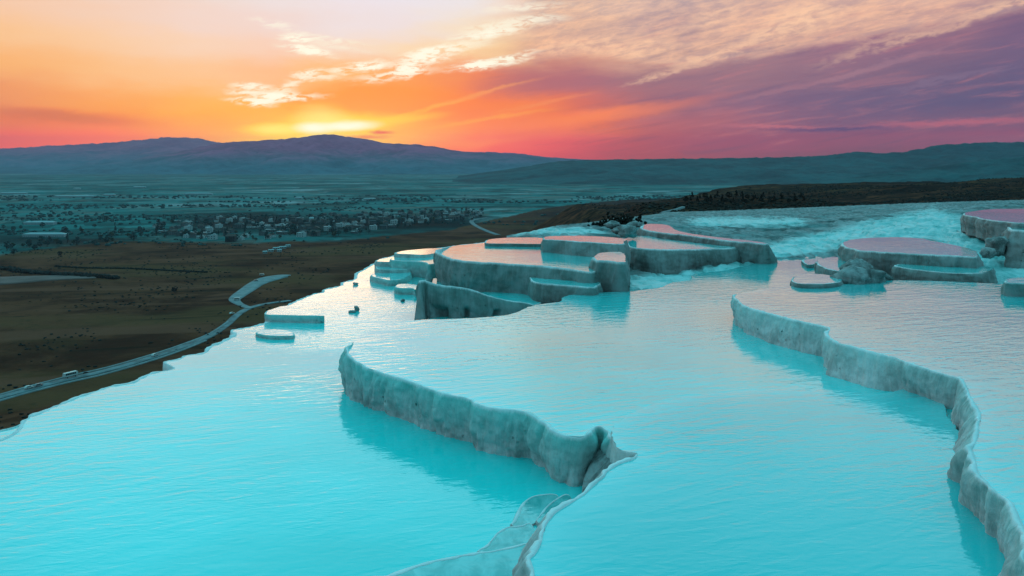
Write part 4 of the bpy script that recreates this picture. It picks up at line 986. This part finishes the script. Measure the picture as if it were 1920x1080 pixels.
# ------------------------------------------------------------------ houses
def box(V, F, MI, x0, x1, y0, y1, z0, z1, mi):
    b = len(V)
    V.extend([(x0, y0, z0), (x1, y0, z0), (x1, y1, z0), (x0, y1, z0), (x0, y0, z1), (x1, y0, z1), (x1, y1, z1), (x0, y1, z1)])
    F.extend([(b, b + 1, b + 5, b + 4), (b + 1, b + 2, b + 6, b + 5), (b + 2, b + 3, b + 7, b + 6), (b + 3, b, b + 4, b + 7), (b + 4, b + 5, b + 6, b + 7)]); MI.extend([mi] * 5)
def windows(V, F, MI, w, d, zs, n, mi, ww=1.1, hh=1.3):
    for z in zs:
        for i in range(n):
            x = -w / 2 + w * (i + 0.5) / n
            for y0, y1 in ((-d / 2 - 0.03, -d / 2 + 0.05), (d / 2 - 0.05, d / 2 + 0.03)): box(V, F, MI, x - ww / 2, x + ww / 2, y0, y1, z, z + hh, mi)
def gable(V, F, MI, w, d, z, h, over, mi):
    b = len(V); W, Dd = w / 2 + over, d / 2 + over
    V.extend([(-W, -Dd, z - 0.1), (W, -Dd, z - 0.1), (W, Dd, z - 0.1), (-W, Dd, z - 0.1), (-W + (W * 0.25), 0, z + h), (W - W * 0.25, 0, z + h)])
    F.extend([(b, b + 1, b + 5, b + 4), (b + 2, b + 3, b + 4, b + 5), (b + 1, b + 2, b + 5), (b + 3, b, b + 4), (b, b + 3, b + 2, b + 1)]); MI.extend([mi] * 5)
def house_root(name, mats, w, d, h, roof, storeys=2, rh=2.0):
    """a house as one thing: walls with the parts roof, chimney and window panes"""
    V, F, MI = [], [], []
    box(V, F, MI, -w / 2, w / 2, -d / 2, d / 2, -2.0, h, 0)
    if roof == 'hip': gable(V, F, MI, w, d, h, rh, 0.5, 1); box(V, F, MI, w * .2, w * .2 + .8, .4, 1.2, h, h + rh + .5, 0)
    else:
        box(V, F, MI, -w / 2 - .2, w / 2 + .2, -d / 2 - .2, d / 2 + .2, h, h + .35, 1); box(V, F, MI, w * .1, w * .35, -d * .2, d * .2, h + .35, h + 2.2, 0)
    windows(V, F, MI, w, d, [1.0 + 3.0 * s for s in range(storeys)], max(2, int(w / 3)), 2)
    o = mesh_obj(name, V, F, mats, None, False); o.data.polygons.foreach_set('material_index', MI)
    return o
hp = [house_root('house', [M_WHITE, M_SHEET, M_GLASS], 11, 9, 6.2, 'flat'), house_root('house', [M_PALE, M_TILE, M_GLASS], 11, 9, 6, 'hip'), house_root('house', [M_GREYW, M_DROOF, M_GLASS], 12, 9, 5.5, 'hip'),
      house_root('house', [M_PALE, M_SHEET, M_GLASS], 15, 8, 4, 'flat', 1), house_root('house', [M_WHITE, M_TILE, M_GLASS], 9, 8, 4.2, 'hip', 1)]
spots = []; tries = 0
while len(spots) < 210 and tries < 6000:
    tries += 1
    px = rng.uniform(290, 905)
    lo = np.interp(px, [290, 420, 650, 800, 905], [440, 452, 440, 420, 408]); hi = np.interp(px, [290, 420, 650, 800, 905], [420, 410, 402, 398, 394])
    py = rng.uniform(hi, lo)
    if rng.uniform() > np.interp(px, [290, 400, 560, 900], [0.35, 0.6, 1, 1]): continue
    p = on_ground(px, py)
    if any((p[0] - q[1][0]) ** 2 + (p[1] - q[1][1]) ** 2 < 19 ** 2 for q in spots): continue
    spots.append((int(rng.choice(5, p=[.2, .28, .27, .12, .13])), tuple(p), rng.uniform(0.8, 1.2), rng.uniform(-0.5, 0.5) + (1.57 if rng.uniform() < .3 else 0)))
HG = 'houses of the town on the plain'
place_copies(hp, spots, {k: ((lambda q: lambda p: q + ' ' + area(p))(t), 'house', HG) for k, t in enumerate(['white flat roofed house', 'beige house with a red tiled roof', 'grey house with a dark roof',
                         'long low pale house', 'small white house with a red roof'])})
def single(px, py, mats, w, d, h, roof, storeys, label, rz=0.0, name='building', cat='building', rh=2.0):
    o = house_root(name, mats, w, d, h, roof, storeys, rh); o.location = on_ground(px, py); o.rotation_euler = (0, 0, rz)
    return tag(o, label, cat)
single(393, 437, [M_WHITE, M_SHEET, M_GLASS], 11, 9, 9, 'flat', 3, 'brightest white house at the near left edge of the town', 0.1, 'house', 'house')
single(376, 447, [M_WHITE, M_SHEET, M_GLASS], 12, 7, 3.5, 'flat', 1, 'low white house below the brightest white one', 0.1, 'house', 'house')
single(349, 446, [M_WHITE, M_SHEET, M_GLASS], 7, 7, 5, 'flat', 2, 'small white cube shaped house at the foot of the town', 0.0, 'house', 'house')
single(433, 453, [M_DROOF, M_TILE, M_GLASS], 15, 11, 9, 'hip', 3, 'dark house with a reddish roof standing alone at the near edge of the town', 0.05, 'house', 'house', 3.0)
single(518, 427, [M_SHEET, M_SHEET, M_GLASS], 44, 14, 5, 'flat', 1, 'long pale hall with a flat roof in the middle of the town', 0.05)
single(488, 425, [M_WHITE, M_SHEET, M_GLASS], 14, 11, 8, 'flat', 2, 'white block at the left end of the long pale hall', 0.05)
single(586, 416, [M_WHITE, M_SHEET, M_GLASS], 14, 10, 8, 'hip', 2, 'pale house with a light pitched roof near the far edge of the town', 0.2, 'house', 'house')
single(838, 405, [M_PALE, M_SHEET, M_GLASS], 22, 12, 6, 'flat', 2, 'pale long building at the right end of the town', 0.1)
for px, py, w, lab in [(25, 364, 110, 'long white greenhouse shed at the left edge of the plain'), (140, 370, 150, 'longest white greenhouse shed far out on the plain'), (205, 367, 45, 'white shed right of the longest greenhouse'), (145, 355, 30, 'small white shed beyond the longest greenhouse'),
                       (262, 352, 60, 'pale shed far out below the violet mountain'), (372, 365, 110, 'pale long shed far out in the middle of the left plain'), (560, 373, 24, 'small bright shed far out on the plain above the town'), (693, 375, 40, 'bright shed on the plain above the right half of the town'),
                       (75, 421, 60, 'pale shed in the fields at the left edge, before the greenhouses'), (85, 444, 70, 'pale low shed in the near fields at the left edge')]:
    single(px, py, [M_SHEET, M_SHEET, M_GLASS], w, 14 if w > 50 else 10, 5, 'hip', 1, lab, 0.0, 'shed', 'shed', 2.5)
for k, (px, py, w) in enumerate([(497, 475, 6), (508, 472, 7), (518, 468, 9), (530, 466, 10), (540, 463, 7), (524, 472, 6)]):
    single(px, py, [M_SHEET, M_SHEET, M_GLASS], w, 5, 2.8, 'hip', 1, ['lowest hut of the white cluster on the hillside below the town', 'second hut from the left in the white hillside cluster', 'middle hut of the white hillside cluster', 'widest hut of the white hillside cluster', 'rightmost hut of the white hillside cluster', 'small hut in front of the middle of the white hillside cluster'][k], 0.3, 'hut', 'hut', 0.8)

# ------------------------------------------------------------------ vehicles
def vehicle(px, py, L, W, H, paint, label, cat, name, rz, bus=False):
    p = on_ground(px, py)
    root = empty(name, (p[0], p[1], p[2] + 0.62), label, cat, None)
    root.rotation_euler = (0, 0, rz)
    prof = [(-.5, .30), (-.5, .55), (-.49, .97), (-.46, 1.0), (.44, 1.0), (.485, .93), (.5, .5), (.5, .30)] if bus else [(-.5, .25), (-.5, .52), (-.47, .62), (-.36, .95), (-.28, 1.0), (.08, 1.0), (.14, .96), (.27, .64), (.46, .56), (.5, .45), (.5, .25)]
    V, F, n = [], [], len(prof)
    for s, k in ((-1, 1.0), (1, 1.0)):
        for x, z in prof: V.append((x * L, s * W / 2 * (1.0 if z < .7 else .9), z * H))
    F.append(tuple(range(n))[::-1]); F.append(tuple(range(n, 2 * n)))
    for i in range(n): F.append((i, (i + 1) % n, n + (i + 1) % n, n + i))
    mesh_obj('body', V, F, paint, root, False)
    wins = [(-.42 + .13 * i, -.31 + .13 * i, .55, .88) for i in range(6)] if bus else [(-.33, -.12, .66, .92), (-.09, .12, .66, .92)]
    for s in (-1, 1):
        for x0, x1, z0, z1 in wins:
            V, F, MI = [], [], []
            y = s * W * 0.475; box(V, F, MI, x0 * L, x1 * L, y - .05, y + .05, z0 * H, z1 * H, 0)
            mesh_obj('window', V, F, M_GLASS, root, False)
        for x in (-.3, .3):
            V, F = [], []
            for q in (-.11, .11):
                for i in range(12): a = 2 * math.pi * i / 12; V.append((x * L + math.cos(a) * .34, s * (W / 2 - .12) + q, .34 + math.sin(a) * .34))
            F = [tuple(range(12)), tuple(range(12, 24))[::-1]] + [(i, (i + 1) % 12, 12 + (i + 1) % 12, 12 + i) for i in range(12)]
            mesh_obj('wheel', V, F, M_TYRE, root, False)
    V, F, MI = [], [], []
    if bus: box(V, F, MI, .475 * L, .495 * L, -W * .42, W * .42, .5 * H, .88 * H, 0)
    else: box(V, F, MI, .15 * L, .20 * L, -W * .4, W * .4, .66 * H, .88 * H, 0)
    mesh_obj('windscreen', V, F, M_GLASS, root, False)
    return root
def heading(p0, p1):
    a, b = on_ground(*p0), on_ground(*p1); return math.atan2(b[1] - a[1], b[0] - a[0])
hd = heading((60, 729), (200, 695))
vehicle(132, 709, 8.0, 2.4, 3.0, M_CARW, 'white coach parked on the road at the foot of the terraces', 'coach', 'coach', hd, True)
vehicle(72, 726, 4.4, 1.8, 1.5, M_CARG, 'dark grey car on the road behind the white coach', 'car', 'parked_car', hd)
vehicle(54, 730, 4.4, 1.8, 1.5, M_CARW, 'white car furthest left on the road', 'car', 'parked_car', hd)
vehicle(290, 669, 4.6, 1.8, 1.6, M_CARW, 'white car on the road near the notch of the pool rim', 'car', 'parked_car', heading((280, 672), (340, 652)))
vehicle(444, 564, 5.2, 2.0, 2.2, M_CARW, 'white van at the entrance of the gravel car park', 'van', 'van', 0.3, True)
vehicle(491, 518, 5.0, 2.0, 2.2, M_CARW, 'white van at the far edge of the gravel car park', 'van', 'van', 0.2, True)
vehicle(480, 528, 4.4, 1.8, 1.5, M_CARG, 'dark car in the gravel car park', 'car', 'parked_car', 0.6)
vehicle(435, 590, 4.4, 1.8, 1.5, M_CARW, 'white car at the bend of the road below the car park', 'car', 'parked_car', 1.0)
# ------------------------------------------------------------------ haze: the evening air over the plain
def make_haze():
    m, g = new_mat('haze')
    v = g.node('ShaderNodeVolumePrincipled', {'Color': (0.38, 0.46, 0.60, 1.0), 'Density': HAZE_D, 'Anisotropy': 0.45})
    g.node('ShaderNodeOutputMaterial', {1: g.out(v)})
    return m
hx, y0, y1, z0, z1 = 20000.0, -20000.0, 20000.0, -140.0, HAZE_TOP + 7.0
V = [(-hx, y0, z0), (hx, y0, z0), (hx, y1, z0), (-hx, y1, z0), (-hx, y0, z1), (hx, y0, z1), (hx, y1, z1), (-hx, y1, z1)]
haze = mesh_obj('haze', V, [(3, 2, 1, 0), (4, 5, 6, 7), (0, 1, 5, 4), (1, 2, 6, 5), (2, 3, 7, 6), (3, 0, 4, 7)], make_haze(), None, False)
tag(haze, 'thin blue evening haze over the whole valley', kind='stuff')
